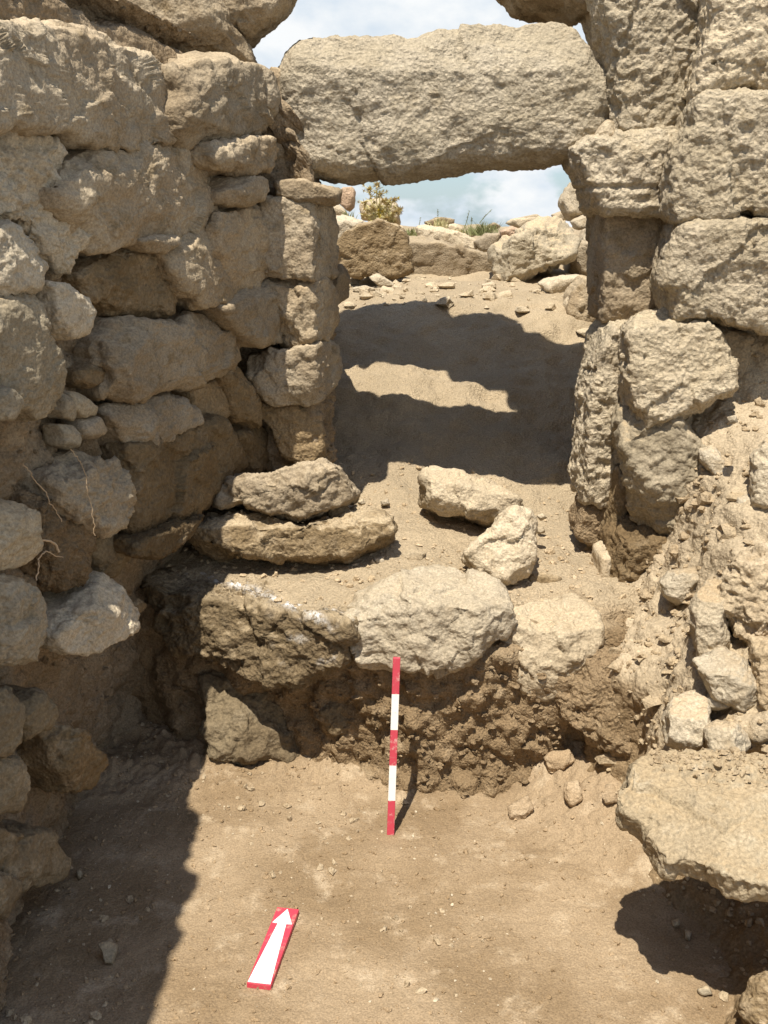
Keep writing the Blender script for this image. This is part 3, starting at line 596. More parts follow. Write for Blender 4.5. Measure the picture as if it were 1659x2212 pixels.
stone('slab', 'upper stacked slab, layered and humped, resting on the lower slab', 'stacked slab', GT, 'warm', 8,
      [(182, 242), (208, 190), (300, 178), (430, 164), (560, 128), (640, 110), (702, 138), (734, 180), (782, 218), (793, 250), (732, 290), (640, 330), (540, 352), (400, 317), (320, 287), (230, 292), (198, 270)], ('N', 3.0, (0, -.95, .3)), .18, .14, p=3.2, facets=9, fdepth=.25, cuts=((0, -.2, 1, .78),), rough=1.8, lump=1.2)
stone('chock_stone', 'small dark chock stone wedged between the two stacked slabs', 'chock stone', GT, 'brown', 8,
      [(668, 310), (735, 285), (772, 318), (735, 357), (680, 347)], ('N', 3.0, (0, -.95, .3)), .05, .04, p=3)
stone('fallen_stone', 'long fallen block lying on the sunlit ground at the edge of the doorway shade', 'fallen stone', GT, 'pale', 8,
      [(1055, 260), (1080, 190), (1102, 138), (1132, 133), (1232, 168), (1402, 233), (1494, 290), (1442, 342), (1340, 374), (1250, 332), (1150, 322), (1062, 292)], ('N', 3.22, (-.1, -.9, .4)), .13, .10, p=5, chips=1.3, facets=8, cuts=((.1, -.25, 1, .62),))
stone('fallen_stone', 'upright triangular stone with a dark scar, standing in the dust', 'fallen stone', GT, 'pale', 8,
      [(1248, 522), (1290, 460), (1372, 400), (1452, 308), (1522, 318), (1548, 370), (1537, 520), (1502, 592), (1422, 628), (1300, 582)], ('V', 2.88), .10, .08, p=4, chips=1.3, facets=8)
for pts, y, lb in (([(980, 500), (1030, 478), (1085, 500), (1060, 545), (1000, 540)], 2.95, 'low dusty stone between the stack and the upright stone'),
                   ([(1510, 590), (1580, 580), (1660, 600), (1640, 640), (1540, 650)], 2.86, 'broken brown clod right behind the broken boulder'),
                   ([(1545, 395), (1580, 385), (1592, 410), (1560, 418)], 3.12, 'loose pebble right of the upright triangular stone'),
                   ([(1555, 340), (1580, 330), (1600, 350), (1570, 362)], 3.28, 'loose pebble in the shade line right of the long fallen block'),
                   ([(895, 280), (925, 268), (935, 290), (905, 300)], 3.35, 'pebble at the shade edge right of the stacked slabs'),
                   ([(865, 520), (905, 512), (918, 540), (880, 550)], 2.92, 'pebble at the right foot of the lower stacked slab'),
                   ([(795, 280), (820, 268), (832, 290), (810, 300)], 3.3, 'pebble right behind the upper stacked slab')):
    stone('loose_stone', lb, 'pebble', GT, 'brown' if 'brown' in lb else 'pale', 8, pts, ('V', y), .03, .03, p=3, lump=1.2)

# --- lintel
stone('lintel', 'massive pitted lintel block spanning the doorway under the sky', 'lintel', None, 'pitted', 0,
      [(603, 165), (640, 107), (700, 92), (850, 90), (1000, 74), (1080, 61), (1190, 57), (1218, 72), (1252, 112), (1290, 168), (1313, 202), (1318, 245), (1290, 300), (1240, 343), (1170, 352), (1000, 370), (870, 390), (760, 404), (700, 396), (640, 370), (622, 335), (614, 260)], ('Y', 3.44), .17, .20, p=-5.4, facets=1, fdepth=.10, cuts=((0, -.75, .66, .80),), rough=1.2, pit=1.0, lump=1.0, grow=False, chips=.45)

# --- right wall
stone('pilaster_block', 'tall heavily pitted block standing on the capital, top of the right jamb', 'pilaster block', GR, 'pitted', 2,
      [(940, -330), (1430, -330), (1425, 0), (1402, 100), (1352, 230), (1296, 420), (1284, 562), (1150, 592), (1050, 592), (1000, 572), (990, 470), (965, 340), (968, 200), (948, 100)], ('Y', 3.30), .20, .12, p=6, facets=2, fdepth=.10, pit=2.6, rough=1.6, lump=.7)
stone('loose_stone', 'small pale pebble lodged on the capital against the lintel end', 'pebble', GR, 'pale', 2,
      [(903, 600), (930, 555), (962, 518), (992, 530), (988, 598)], ('Y', 3.16), .04, .03, p=3)
zc1 = at_y(1290, 405, 3.12)[2]; zc2 = at_y(1290, 455, 3.12)[2]; zc0 = at_y(1290, 300, 3.12)[2]
def cap_mould(P):
    z = P[:, 2]; return .65*(-.012*np.exp(-((z-zc1)/.006)**2) + .008*np.exp(-((z-zc1-.018)/.008)**2) + .010*np.exp(-((z-zc2-.012)/.010)**2) - .006*np.exp(-((z-zc1+.03)/.012)**2)) - .010*sstep(perlin(P*14, 3), .1, .5)
stone('pilaster_capital', 'moulded capital projecting from the right jamb under the lintel end', 'capital', GR, 'pitted', 2,
      [(812, 640), (870, 600), (1000, 592), (1150, 585), (1285, 585), (1280, 700), (1262, 800), (1250, 925), (1100, 930), (922, 925), (898, 880), (868, 820), (862, 775), (822, 722)], ('Y', 3.22), .18, .12, p=6, facets=2, fdepth=.08, pit=1.8, rough=1.3, lump=.6, mould=cap_mould)
stone('pilaster_shaft', 'shaft block of the pilaster between the capital and the low jamb stones', 'pilaster block', GR, 'warm', 2,
      [(920, 900), (1100, 905), (1240, 905), (1225, 1060), (1215, 1200), (1212, 1345), (1150, 1340), (1040, 1374), (918, 1372), (916, 1150)], ('Y', 3.30), .18, .12, p=6, facets=2, fdepth=.08, pit=.9, lump=.7)
stone('wall_stone', 'topmost huge squared block at the right edge of the picture', 'wall stone', GR, 'pitted', 2,
      [(1425, -300), (1950, -300), (1960, 390), (1660, 398), (1500, 388), (1372, 412), (1330, 440), (1345, 300), (1395, 100)], ('N', 3.08, (-.12, -1, 0)), .24, .16, p=6.5, facets=2, fdepth=.08, pit=2.0, rough=1.4, lump=.8)
stone('wall_stone', 'second huge squared block from the top at the right edge', 'wall stone', GR, 'pitted', 2,
      [(1295, 560), (1320, 470), (1372, 432), (1660, 428), (1950, 430), (1950, 935), (1660, 935), (1500, 914), (1400, 944), (1250, 962), (1214, 922), (1238, 740), (1268, 625)], ('N', 3.04, (-.12, -1, 0)), .24, .17, p=6.5, facets=2, fdepth=.08, pit=1.6, rough=1.4, lump=.8)
stone('wall_stone', 'third huge block down at the right edge, half in slanting shade', 'wall stone', GR, 'pitted', 2,
      [(1212, 1080), (1262, 968), (1450, 952), (1660, 958), (1950, 962), (1950, 1400), (1660, 1412), (1500, 1402), (1350, 1352), (1235, 1362), (1208, 1300), (1196, 1150)], ('N', 3.02, (-.12, -1, 0)), .24, .17, p=6, facets=3, fdepth=.12, pit=1.1, rough=1.2)
stone('wall_stone', 'bulky block with a bright flat top below the third huge block', 'wall stone', GR, 'pitted', 4,
      [(1048, 220), (1130, 140), (1250, 128), (1350, 178), (1420, 240), (1470, 330), (1480, 480), (1400, 502), (1250, 602), (1112, 624), (1062, 580), (1038, 420)], ('N', 2.98, (-.1, -1, .1)), .20, .15, p=5, facets=4, pit=1.2, rough=1.4, cuts=((-.1, -.3, 1, .80),))
stone('wall_stone', 'smooth shaded block end to the right of the bulky bright-topped block', 'wall stone', GR, 'warm', 4,
      [(1340, 190), (1450, 200), (1562, 240), (1552, 330), (1512, 484), (1440, 500), (1400, 420)], ('Y', 3.08), .16, .08, p=6, pit=.5)
stone('jamb_slab', 'tall narrow upright slab forming the right edge of the doorway', 'jamb stone', GR, 'pitted', 4,
      [(918, 290), (935, 245), (962, 200), (1032, 188), (1044, 350), (1034, 560), (1012, 700), (992, 800), (962, 932), (850, 934), (836, 870), (868, 600), (880, 430)], ('Y', 3.22), .16, .10, p=6, facets=2, fdepth=.10, pit=2.2, rough=1.4, lump=.7)
stone('wall_stone', 'big rough block with a shaded undercut right side below the bulky one', 'wall stone', GR, 'grey', 4,
      [(1016, 640), (1035, 570), (1100, 575), (1240, 560), (1372, 690), (1424, 830), (1492, 960), (1452, 1010), (1380, 1012), (1250, 1062), (1130, 1064), (1068, 1012), (1048, 850)], ('N', 2.97, (-.15, -1, .0)), .20, .15, p=4.8, facets=5, pit=1.8, rough=1.5)
stone('wall_stone', 'dark brown rough stone standing at the lowest point of the right jamb', 'wall stone', GR, 'dark', 4,
      [(978, 1250), (968, 1110), (1010, 1060), (1062, 1024), (1250, 1085), (1296, 1160), (1182, 1235), (1122, 1402), (1050, 1445), (988, 1405)], ('N', 2.98, (-.1, -1, 0)), .16, .12, p=4, facets=5, pit=2, rough=2)
stone('jamb_slab', 'thin brown slab on edge between the tall slab and the big rough block', 'jamb stone', GR, 'brown', 4,
      [(950, 1140), (985, 920), (1012, 815), (1046, 900), (1052, 1020), (1010, 1080), (975, 1180)], ('Y', 3.08), .14, .06, p=4.5)
stone('jamb_slab', 'slim pale stone strip at the foot of the dark brown stone', 'jamb stone', GR, 'pale', 6,
      [(925, -30), (960, -60), (975, 20), (965, 150), (935, 120), (922, 50)], ('Y', 2.98), .10, .06, p=4)
stone('earth_clod', 'small hollow clod under the foot of the tall narrow slab', 'earth clod', GR, 'bank', 4,
      [(835, 1010), (860, 945), (950, 935), (955, 1040), (935, 1130), (860, 1110), (820, 1080)], ('Y', 3.22), .12, .07, rough=2, pit=2)
stone('bank_stone', 'pale jagged slab tip jutting over the hollow in the right bank', 'bank stone', GRB, 'dustcap', 4,
      [(1365, 735), (1420, 715), (1482, 788), (1546, 850), (1535, 905), (1480, 885), (1420, 835), (1372, 780)], ('V', 2.80), .12, .07, p=4)
stone('bank_stone', 'bright round boulder cut off by the right edge above the crumbly slope', 'bank stone', GRB, 'dustcap', 4,
      [(1585, 850), (1592, 755), (1655, 690), (1800, 680), (1830, 980), (1662, 996), (1602, 960)], ('V', 2.58), .16, .10, p=3.4)
stone('bank_stone', 'knobbly stone at the foot of the bright round boulder', 'bank stone', GRB, 'dustcap', 4,
      [(1525, 940), (1588, 916), (1622, 1000), (1612, 1080), (1545, 1085), (1522, 1010)], ('V', 2.60), .10, .06)
stone('bank_stone', 'wedge stone in the bank below the dark brown stone, with shade beneath', 'bank stone', GRB, 'dustcap', 6,
      [(1195, 85), (1230, 45), (1340, 30), (1390, 80), (1340, 140), (1270, 190), (1212, 145)], ('V', 2.60), .10, .07, p=4)
stone('bank_stone', 'flat angular slab lying right of the half-buried pale boulder', 'bank stone', GRB, 'dustcap', 6,
      [(1012, 290), (1060, 230), (1120, 210), (1140, 280), (1180, 360), (1080, 370), (1020, 330)], ('V', 2.72), .08, .05, p=4)
stone('earth_clod', 'big crumbly clod where the cut bank meets the right slope', 'earth clod', GRB, 'bank', 0,
      [(1190, 1450), (1290, 1400), (1400, 1430), (1440, 1540), (1390, 1640), (1290, 1610), (1215, 1540)], ('V', 2.50), .12, .05, p=3, rough=2.6, pit=1.6, lump=2)
stone('bank_stone', 'upright bright ledge stone in the right bank above its drooping neighbour', 'bank stone', GRB, 'dustcap', 6,
      [(1330, 190), (1370, 120), (1425, 80), (1480, 105), (1470, 240), (1495, 415), (1440, 470), (1375, 450), (1335, 320)], ('V', 2.22), .14, .10, p=4, facets=7, cuts=((-.2, -.2, 1, .74),))
stone('bank_stone', 'drooping pale stone with a flat top leaning right, below the upright ledge stone', 'bank stone', GRB, 'dustcap', 6,
      [(1345, 430), (1461, 372), (1560, 430), (1630, 520), (1640, 600), (1545, 638), (1420, 580)], ('V', 2.07), .13, .11, p=4, facets=7, cuts=((-.2, -.2, 1, .66),))
stone('bank_stone', 'craggy stone with a broken front at the upper left corner of the wide slab', 'bank stone', GRB, 'dustcap', 6,
      [(1205, 690), (1225, 640), (1262, 590), (1340, 555), (1400, 580), (1405, 720), (1392, 822), (1300, 812), (1212, 770)], ('V', 2.05), .12, .10, p=4, facets=8, lump=1.6, cuts=((-.1, -.2, 1, .66),))
stone('bank_stone', 'knuckled stone between the craggy stone and the right edge, above the slab', 'bank stone', GRB, 'dustcap', 6,
      [(1388, 725), (1440, 690), (1520, 700), (1572, 760), (1575, 805), (1478, 885), (1402, 845)], ('V', 1.96), .10, .09, p=3.4, facets=7, lump=1.8)
stone('bank_stone', 'thin grey flake under the drooping pale stone', 'bank stone', GRB, 'dustcap', 6,
      [(1375, 630), (1400, 570), (1450, 580), (1510, 622), (1440, 645)], ('V', 2.05), .06, .04, p=4, pit=.3)
stone('bank_stone', 'rough lumpy stone at the right edge beside the upright ledge stone', 'bank stone', GRB, 'rough', 6,
      [(1480, 60), (1560, -20), (1680, -60), (1720, 300), (1620, 400), (1530, 300), (1460, 190)], ('V', 2.20), .12, .08, rough=2.4, pit=2.4, lump=1.8)
stone('bank_stone', 'crumbly lump filling the right edge beside the drooping pale stone', 'bank stone', GRB, 'rough', 6,
      [(1590, 340), (1720, 320), (1740, 620), (1640, 640), (1600, 520)], ('V', 2.04), .12, .08, rough=2.4, pit=2.2, lump=1.8)
SLAB = stone('slab', 'wide dusty slab overhanging a dark hollow at the lower right', 'overhanging slab', GRB, 'slabstone', 6,
      [(1018, 1030), (1075, 930), (1200, 855), (1340, 850), (1660, 862), (1960, 870), (1960, 1410), (1660, 1420), (1500, 1375), (1420, 1345), (1290, 1305), (1230, 1318), (1180, 1265), (1140, 1155), (1040, 1095)], ('N', 1.74, (-.10, -.36, .93)), .05, .024, p=7, facets=3, fdepth=.2, lump=.6, rough=1.6, pit=1.2, chips=.9)
stone('bank_stone', 'rough brown stone in the bottom right corner', 'bank stone', GRB, 'brown', 6,
      [(1540, 1930), (1600, 1815), (1680, 1750), (1800, 1760), (1800, 2100), (1600, 2080)], ('V', 1.62), .12, .07, rough=1.6, lump=1.5)
for pts, lb in (([(1240, 1550), (1275, 1545), (1280, 1570), (1250, 1580)], 'little stone bedded in the dark hollow under the slab'),
                ([(1300, 1590), (1330, 1600), (1320, 1640), (1300, 1630)], 'small stone lower in the dark hollow under the slab'),
                ([(1350, 1850), (1400, 1830), (1420, 1870), (1370, 1880)], 'rounded stone on the floor of the hollow near the corner')):
    stone('pebble', lb, 'pebble', GRB, 'grey', 6, pts, ('F', 0), .025, .02, p=2.6)
for pts, y, lb in (([(1130, 1340), (1160, 1330), (1175, 1350), (1145, 1365)], 2.66, 'small pale pebble high on the dusty right slope'),
                   ([(545, 905), (575, 895), (590, 915), (560, 925)], 2.5, None)):
    if lb: stone('pebble', lb, 'pebble', GRB, 'pale', 4, [(1480, 590), (1520, 580), (1530, 610), (1495, 620)], ('V', y), .025, .02, p=3)

# --- boulders beyond the doorway
for pts, y, mt, T, kw, lb in (
    ([(163, 480), (200, 420), (300, 374), (400, 360), (472, 388), (514, 440), (548, 540), (552, 622), (492, 664), (400, 645), (340, 642), (220, 652), (168, 602)], 5.75, 'brown', .22, dict(p=4.5, facets=5, cuts=((0, -1, .05, .62),)), 'brown squarish boulder just right of the left jamb beyond the doorway'),
    ([(500, 445), (600, 448), (760, 488), (1002, 548), (1014, 672), (900, 690), (750, 692), (570, 655), (500, 640)], 6.25, 'warm', .16, dict(p=6, facets=2, fdepth=.08, pit=.4, lump=.5, cuts=((0, -.2, 1, .82),)), 'long squared slab with a white top and shaded front beyond the doorway'),
    ([(580, 392), (640, 384), (800, 420), (892, 460), (892, 505), (800, 495), (600, 455)], 6.8, 'pale', .16, dict(p=5, facets=2), 'low pale slab behind the long squared slab'),
    ([(1003, 512), (1080, 448), (1180, 398), (1262, 348), (1382, 353), (1454, 400), (1444, 470), (1402, 562), (1352, 612), (1200, 662), (1130, 702), (1020, 692), (1006, 600)], 5.85, 'grey', .24, dict(p=4, facets=14, fdepth=.36, lump=1.1, rough=1.6, pit=1.5, chips=1.4), 'biggest pale jagged boulder beyond the doorway'),
    ([(1400, 520), (1500, 410), (1600, 375), (1640, 560), (1600, 705), (1450, 695), (1395, 640)], 6.1, 'warm', .2, dict(p=4), 'boulder half hidden behind the pilaster shaft beyond the doorway'),
    ([(1420, 362), (1490, 323), (1560, 338), (1600, 380), (1500, 404), (1438, 402)], 6.4, 'pale', .12, dict(), 'low stone on top of the boulder half hidden by the shaft'),
    ([(1368, 250), (1400, 190), (1440, 148), (1500, 140), (1640, 200), (1640, 350), (1470, 325), (1410, 356), (1376, 305)], 6.6, 'pale', .2, dict(facets=7), 'highest boulder beside the capital against the clouds'),
    ([(1248, 700), (1300, 670), (1460, 655), (1530, 690), (1410, 745), (1350, 784), (1280, 735)], 5.35, 'pale', .14, dict(), 'low bright stone on the sunlit ground before the biggest boulder'),
    ([(1380, 845), (1400, 762), (1470, 665), (1600, 690), (1620, 880), (1500, 935), (1436, 902)], 5.0, 'warm', .16, dict(facets=8), 'reddish-brown broken boulder at the crest beside the right jamb'),
    ([(1445, 955), (1490, 938), (1560, 950), (1560, 985), (1480, 978)], 4.75, 'pale', .06, dict(), 'flat stone at the foot of the reddish-brown broken boulder'),
    ([(100, 300), (150, 263), (192, 298), (215, 340), (120, 345)], 6.9, 'pale', .1, dict(), 'small skyline stone beneath the orange-topped one'),
    ([(160, 205), (180, 182), (232, 178), (248, 200), (242, 280), (215, 306), (172, 265)], 7.1, 'red', .1, dict(p=5), 'orange-topped stone on the skyline under the lintel corner'),
    ([(284, 275), (300, 255), (370, 238), (470, 268), (484, 372), (400, 365), (288, 345)], 7.0, 'pale', .14, dict(p=4.5), 'squat skyline stone behind the dry thistle'),
    ([(90, 330), (200, 338), (302, 370), (300, 440), (160, 474), (90, 430)], 6.3, 'pale', .16, dict(), 'bright flat stone behind the brown squarish boulder'),
    ([(622, 365), (700, 338), (782, 350), (772, 378), (660, 390)], 7.6, 'brown', .1, dict(), 'small dark stone on the skyline in the middle'),
    ([(712, 385), (790, 372), (832, 400), (800, 425), (720, 412)], 7.3, 'pale', .1, dict(), 'pale stone in front of the small dark skyline stone'),
    ([(888, 470), (960, 428), (1035, 428), (1010, 500), (930, 522)], 6.7, 'warm', .12, dict(), 'tan stone between the low pale slab and the biggest boulder'),
    ([(1032, 412), (1090, 388), (1142, 410), (1085, 455), (1038, 452)], 6.6, 'red', .1, dict(), 'reddish stone beside the green weed tuft'),
    ([(1068, 372), (1100, 348), (1240, 338), (1260, 380), (1140, 402)], 6.9, 'pale', .14, dict(), 'white stone on the skyline left of the biggest boulder'),
    ([(1130, 342), (1222, 322), (1250, 345), (1200, 360)], 7.4, 'pale', .1, dict(), 'far whitest stone on the skyline above the others'),
    ([(1310, 325), (1380, 298), (1404, 352), (1330, 356)], 7.2, 'pale', .1, dict(), 'skyline stone left of the highest boulder'),
    ([(955, 385), (1000, 365), (1030, 385), (1000, 405)], 7.2, 'warm', .08, dict(), 'small stone right behind the green weed tuft'),
    ([(325, 660), (370, 642), (432, 680), (464, 702), (380, 705)], 5.55, 'pale', .08, dict(), 'low pale stone under the brown squarish boulder'),
    ([(336, 765), (350, 738), (378, 732), (386, 768), (360, 780)], 5.3, 'pale', .04, dict(), 'leftmost of the white pebbles on the crest'),
    ([(380, 735), (400, 708), (458, 722), (455, 765), (400, 772)], 5.35, 'pale', .05, dict(), 'largest of the pebbles on the crest'),
    ([(440, 768), (462, 742), (502, 750), (498, 776), (450, 780)], 5.3, 'pale', .04, dict(), 'pebble right of the largest crest pebble'),
    ([(572, 788), (600, 768), (634, 772), (630, 792), (590, 796)], 5.2, 'pale', .035, dict(), 'lone pebble near the middle of the crest'),
    ([(625, 700), (660, 688), (722, 722), (715, 748), (650, 730)], 5.45, 'pale', .06, dict(), 'half-sunk stone before the long squared slab'),
    ([(930, 700), (990, 685), (1005, 715), (945, 725)], 5.4, 'pale', .05, dict(), 'small stone by the left foot of the biggest boulder'),
    ([(975, 790), (1030, 745), (1085, 730), (1092, 765), (1030, 790)], 5.2, 'pale', .06, dict(), 'low stone near the right end of the crest'),
    ([(235, 718), (300, 706), (358, 722), (340, 740), (250, 735)], 5.4, 'pale', .05, dict(), 'flat stone on the crest beside the left jamb'),
    ([(895, 835), (925, 825), (935, 850), (905, 860)], 4.95, 'brown', .04, dict(), 'dark clod on the shaded lip of the slope')):
    stone('boulder' if T >= .1 else 'loose_stone', lb, 'boulder' if T >= .1 else 'loose stone', GB, mt, 7, pts, ('Y', y), T, T*.7, **kw)

# ---------------------------------------------------------------- ranging rod and north arrow
def strip_box(P):
    """P: rows of 4 ring points -> verts, quads"""
    V = [p for r in P for p in r]; Q = []
    for k in range(len(P)-1):
        for j in range(4): Q.append([k*4+j, k*4+(j+1) % 4, (k+1)*4+(j+1) % 4, (k+1)*4+j])
    Q.append([3, 2, 1, 0]); e = (len(P)-1)*4; Q.append([e, e+1, e+2, e+3]); return V, Q
def build_rod():
    b = at_y(843.5, 1806, 2.335); b[2] = max(b[2], .004)-.004; t = at_y(857, 1420, 2.405)
    ax = (t-b)/np.linalg.norm(t-b); Ln = np.linalg.norm(t-b); w = .0095; d = .006
    u = np.array([1.0, 0, 0])-ax*ax[0]; u /= np.linalg.norm(u); v = np.cross(ax, u)
    rows = []; mats = []
    cuts = [0, .002]+[Ln*k/5+e for k in range(1, 5) for e in (-.0002, .0002)]+[Ln-.002, Ln]
    for k, s in enumerate(cuts):
        q = .86 if k in (0, len(cuts)-1) else 1.0
        rows.append([b+ax*s+u*a*w*q+v*c*d*q for a, c in ((-1, -1), (1, -1), (1, 1), (-1, 1))])
    V, Q = strip_box(rows); o = mesh_obj('ranging_rod', V, Q, [M['red_paint'], M['white_paint']], loc=b, smooth=False)
    V = np.array(V)
    for f in o.data.polygons:
        s = np.mean([(V[i]-b)@ax for i in f.vertices])/Ln*5; f.material_index = int(min(4, max(0, s))) % 2
    bv = o.modifiers.new('bevel', 'BEVEL'); bv.width = .0008; bv.segments = 1; bv.limit_method = 'ANGLE'
    tag(o, 'red and white banded ranging rod standing against the cut bank', 'ranging rod')
build_rod()
def build_arrow():
    cor = [(602, 1958), (642.5, 1965), (586, 2130), (532, 2122)]           # far left, far right, near right, near left
    z0 = .012
    def atz(px, py, z): d = ray(px, py); return CAM+d*((z-CAMZ)/d[2])
    fl, fr, nr, nl = [atz(x, y, z0) for x, y in cor]
    c = (fl+fr+nr+nl)/4; ax = (fl+fr)/2-(nl+nr)/2; Ln = np.linalg.norm(ax); ax /= Ln; u = np.cross(ax, [0, 0, 1.0]); u /= np.linalg.norm(u); wd = .026; h = Ln/2
    if u[0] < 0: u = -u
    up = np.array([0, 0, 1.0]); loc = c-up*.006
    def P(a, b, z): return c+u*a+ax*b+up*z
    V, Q = strip_box([[P(-wd*s, -h*s2, z), P(wd*s, -h*s2, z), P(wd*s, h*s2, z), P(-wd*s, h*s2, z)] for z, s, s2 in ((-.012, 1, 1), (-.0012, 1, 1), (0, .97, .995))])
    o = mesh_obj('north_arrow_board', V, Q, M['board_red'], loc=loc, smooth=False)
    tag(o, 'flat red north arrow board with a white arrow lying on the trench floor', 'north arrow')
    A = [(.50, .985), (.95, .78), (.70, .775), (.985, .008), (.015, .008), (.31, .775), (.05, .78)]
    pts = [((a-.5)*2*wd*.97, (b-.5)*2*h*.995) for a, b in A]; n = len(pts)
    V = [P(a, b, .0003) for a, b in pts]+[P(a, b, .0012) for a, b in pts]
    me = bpy.data.meshes.new('arrow_marking'); me.from_pydata([tuple(np.array(p)-loc) for p in V], [], [list(range(n))[::-1], list(range(n, 2*n))]+[[k, (k+1) % n, n+(k+1) % n, n+k] for k in range(n)])
    me.materials.append(M['board_white']); me.update()
    a = bpy.data.objects.new('arrow_marking', me); COL.objects.link(a); a.parent = o
build_arrow()

# ---------------------------------------------------------------- roots and weeds
def tube(P, r0, r1, n=6):
    P = np.array(P, float); V, Q = [], []
    for k, p in enumerate(P):
        a = P[min(k+1, len(P)-1)]-P[max(k-1, 0)]; a /= np.linalg.norm(a)+1e-9
        u = np.cross(a, [.3, .2, .9]); u /= np.linalg.norm(u)+1e-9; v = np.cross(a, u); r = r0+(r1-r0)*k/(len(P)-1)
        for j in range(n): th = 2*np.pi*j/n; V.append(p+r*(u*np.cos(th)+v*np.sin(th)))
    for k in range(len(P)-1):
        for j in range(n): Q.append([k*n+j, k*n+(j+1) % n, (k+1)*n+(j+1) % n, (k+1)*n+j])
    return V, Q
def smooth_path(P, m=5):
    P = np.array(P, float); return catmull(P, np.linspace(0, len(P)-1, (len(P)-1)*m+1), 0)
def root(pts, off, r0, r1, lb):
    A = np.array(pts, float); o_ = np.linspace(0, 0, len(A))+off
    P = np.array([at_plane(a[0], a[1], LP+LN*(w-.06), LN) for a, w in zip(A, o_)]); P = smooth_path(P)
    P += RNG.normal(scale=.0012, size=P.shape); V, Q = tube(P, r0, r1)
    tag(mesh_obj('root', V, Q, M['root'], loc=P[0]), lb, 'root', 'roots in the left bank')
z2 = lambda x, y: (x*700/1548/1.6492, (1300+y*700/1548)/1.6492)
root([z2(*p) for p in ((160, 1440), (210, 1400), (270, 1380), (340, 1386), (400, 1390), (440, 1420), (462, 1475))], .17, .0016, .003, 'thick pale curled root arching out of the left bank')
root([z2(*p) for p in ((285, 1700), (305, 1600), (310, 1530), (350, 1475), (390, 1475), (440, 1505), (500, 1515))], .17, .0018, .001, 'thin bent root under the thick curled one')
root([z2(*p) for p in ((175, 780), (230, 840), (280, 910), (350, 990), (390, 1070), (440, 1150), (487, 1235))], .16, .0010, .0012, 'long fine root hanging diagonally down the left bank')
root([z2(*p) for p in ((555, 660), (610, 740), (650, 800), (685, 900), (680, 980), (715, 1090), (735, 1210), (745, 1350))], .17, .0008, .0010, 'hair-thin root dangling over the overhanging clod')

class MB:
    def __init__(s): s.V = []; s.Q = []
    def add(s, V, Q): b = len(s.V); s.V += [tuple(v) for v in V]; s.Q += [[i+b for i in q] for q in Q]
    def build(s, name, mat, loc, parent=None):
        lc = np.array(loc)
        me = bpy.data.meshes.new(name); me.from_pydata([tuple(np.array(v)-lc) for v in s.V], [], s.Q); me.materials.append(mat); me.update()
        o = bpy.data.objects.new(name, me); COL.objects.link(o)
        if parent is not None: o.parent = parent
        else: o.location = loc
        return o
def px7(x, y): return REG[7][0]+x*REG[7][2], REG[7][1]+y*REG[7][3]
def spiky(mb, c, r, n, rng):
    for k in range(n):
        d = rng.normal(size=3); d /= np.linalg.norm(d); s = np.cross(d, [.2, .5, .8]); s /= np.linalg.norm(s); s *= r*.16
        mb.add([c+s, c-s, c+d*r], [[0, 1, 2]])
def thistle():
    rng = np.random.default_rng(77); y0 = 6.05; base = at_y(*px7(395, 392), y0)
    e = bpy.data.objects.new('thistle', None); COL.objects.link(e); e.location = base; e.empty_display_size = .05
    tag(e, 'dry yellow-brown thistle with spiky heads growing above the brown boulder', 'thistle')
    tips = [(325, 190), (368, 165), (300, 262), (385, 215), (430, 262), (455, 245), (300, 330), (440, 330), (345, 290), (470, 310), (405, 250), (365, 330), (490, 300), (320, 300), (418, 345), (382, 290), (455, 360)]
    for k, t in enumerate(tips):
        yy = y0+rng.uniform(-.08, .08); T = at_y(*px7(*t), yy); b0 = base+np.array([rng.uniform(-.02, .02), rng.uniform(-.03, .03), -.03])
        mid = (b0*.5+T*.5)+np.array([(T[0]-b0[0])*.18+rng.uniform(-.02, .02), 0, .03]); P = smooth_path([b0, mid, T], 4); st = MB(); st.add(*tube(P, .0048, .0026, 4))
        hd = MB(); spiky(hd, T, .030, 46, rng); hd.build('seed_head', M['bloom'], base, e)
        for j in range(8):
            q = P[rng.integers(3, len(P))]; d = np.array([rng.choice([-1, 1])*.035, rng.uniform(-.02, .02), rng.uniform(.0, .035)]); st.add(*tube([q, q+d*.6, q+d], .0030, .0014, 3))
            if rng.random() < .5:
                w = rng.random() < .7; m2 = MB(); spiky(m2, q+d, .016, 18, rng); m2.build('seed_head' if w else 'flower', M['bloom' if w else 'yellow'], base, e)
        st.build('stem', M['straw'], base, e)
thistle()
def tuft(pxs, y, h, w, n, mat, lb, seed, name='weed_tuft'):
    rng = np.random.default_rng(seed); b = at_y(*px7(*pxs), y); mb = MB()
    for k in range(n):
        p = b+np.array([rng.normal()*w*.45, rng.normal()*w*.3, -.02]); d = np.array([rng.normal()*w*.5, rng.normal()*w*.3, h*rng.uniform(.4, 1)])
        s = np.array([.0022, .0008, 0]); m = p+d*.55+np.array([0, 0, h*.1])
        mb.add([p-s, p+s, m+s*.8, m-s*.8, p+d], [[0, 1, 2, 3], [3, 2, 4]])
    tag(mb.build(name, M[mat], b), lb, 'weed', 'weeds on the skyline')
tuft((935, 420), 6.9, .10, .10, 150, 'leaf', 'bushy green weed tuft on the skyline left of the reddish stone', 1)
tuft((885, 415), 6.95, .07, .06, 60, 'leaf', 'smaller green tuft just left of the bushy one', 2)
tuft((700, 385), 7.1, .09, .06, 60, 'straw', 'dry grass tuft before the small dark skyline stone', 3)
tuft((550, 420), 6.9, .06, .07, 70, 'leaf', 'low green tuft at the left end of the low pale slab', 4)
tuft((205, 345), 6.7, .08, .04, 50, 'leaf', 'narrow green tuft beneath the orange-topped stone', 5)
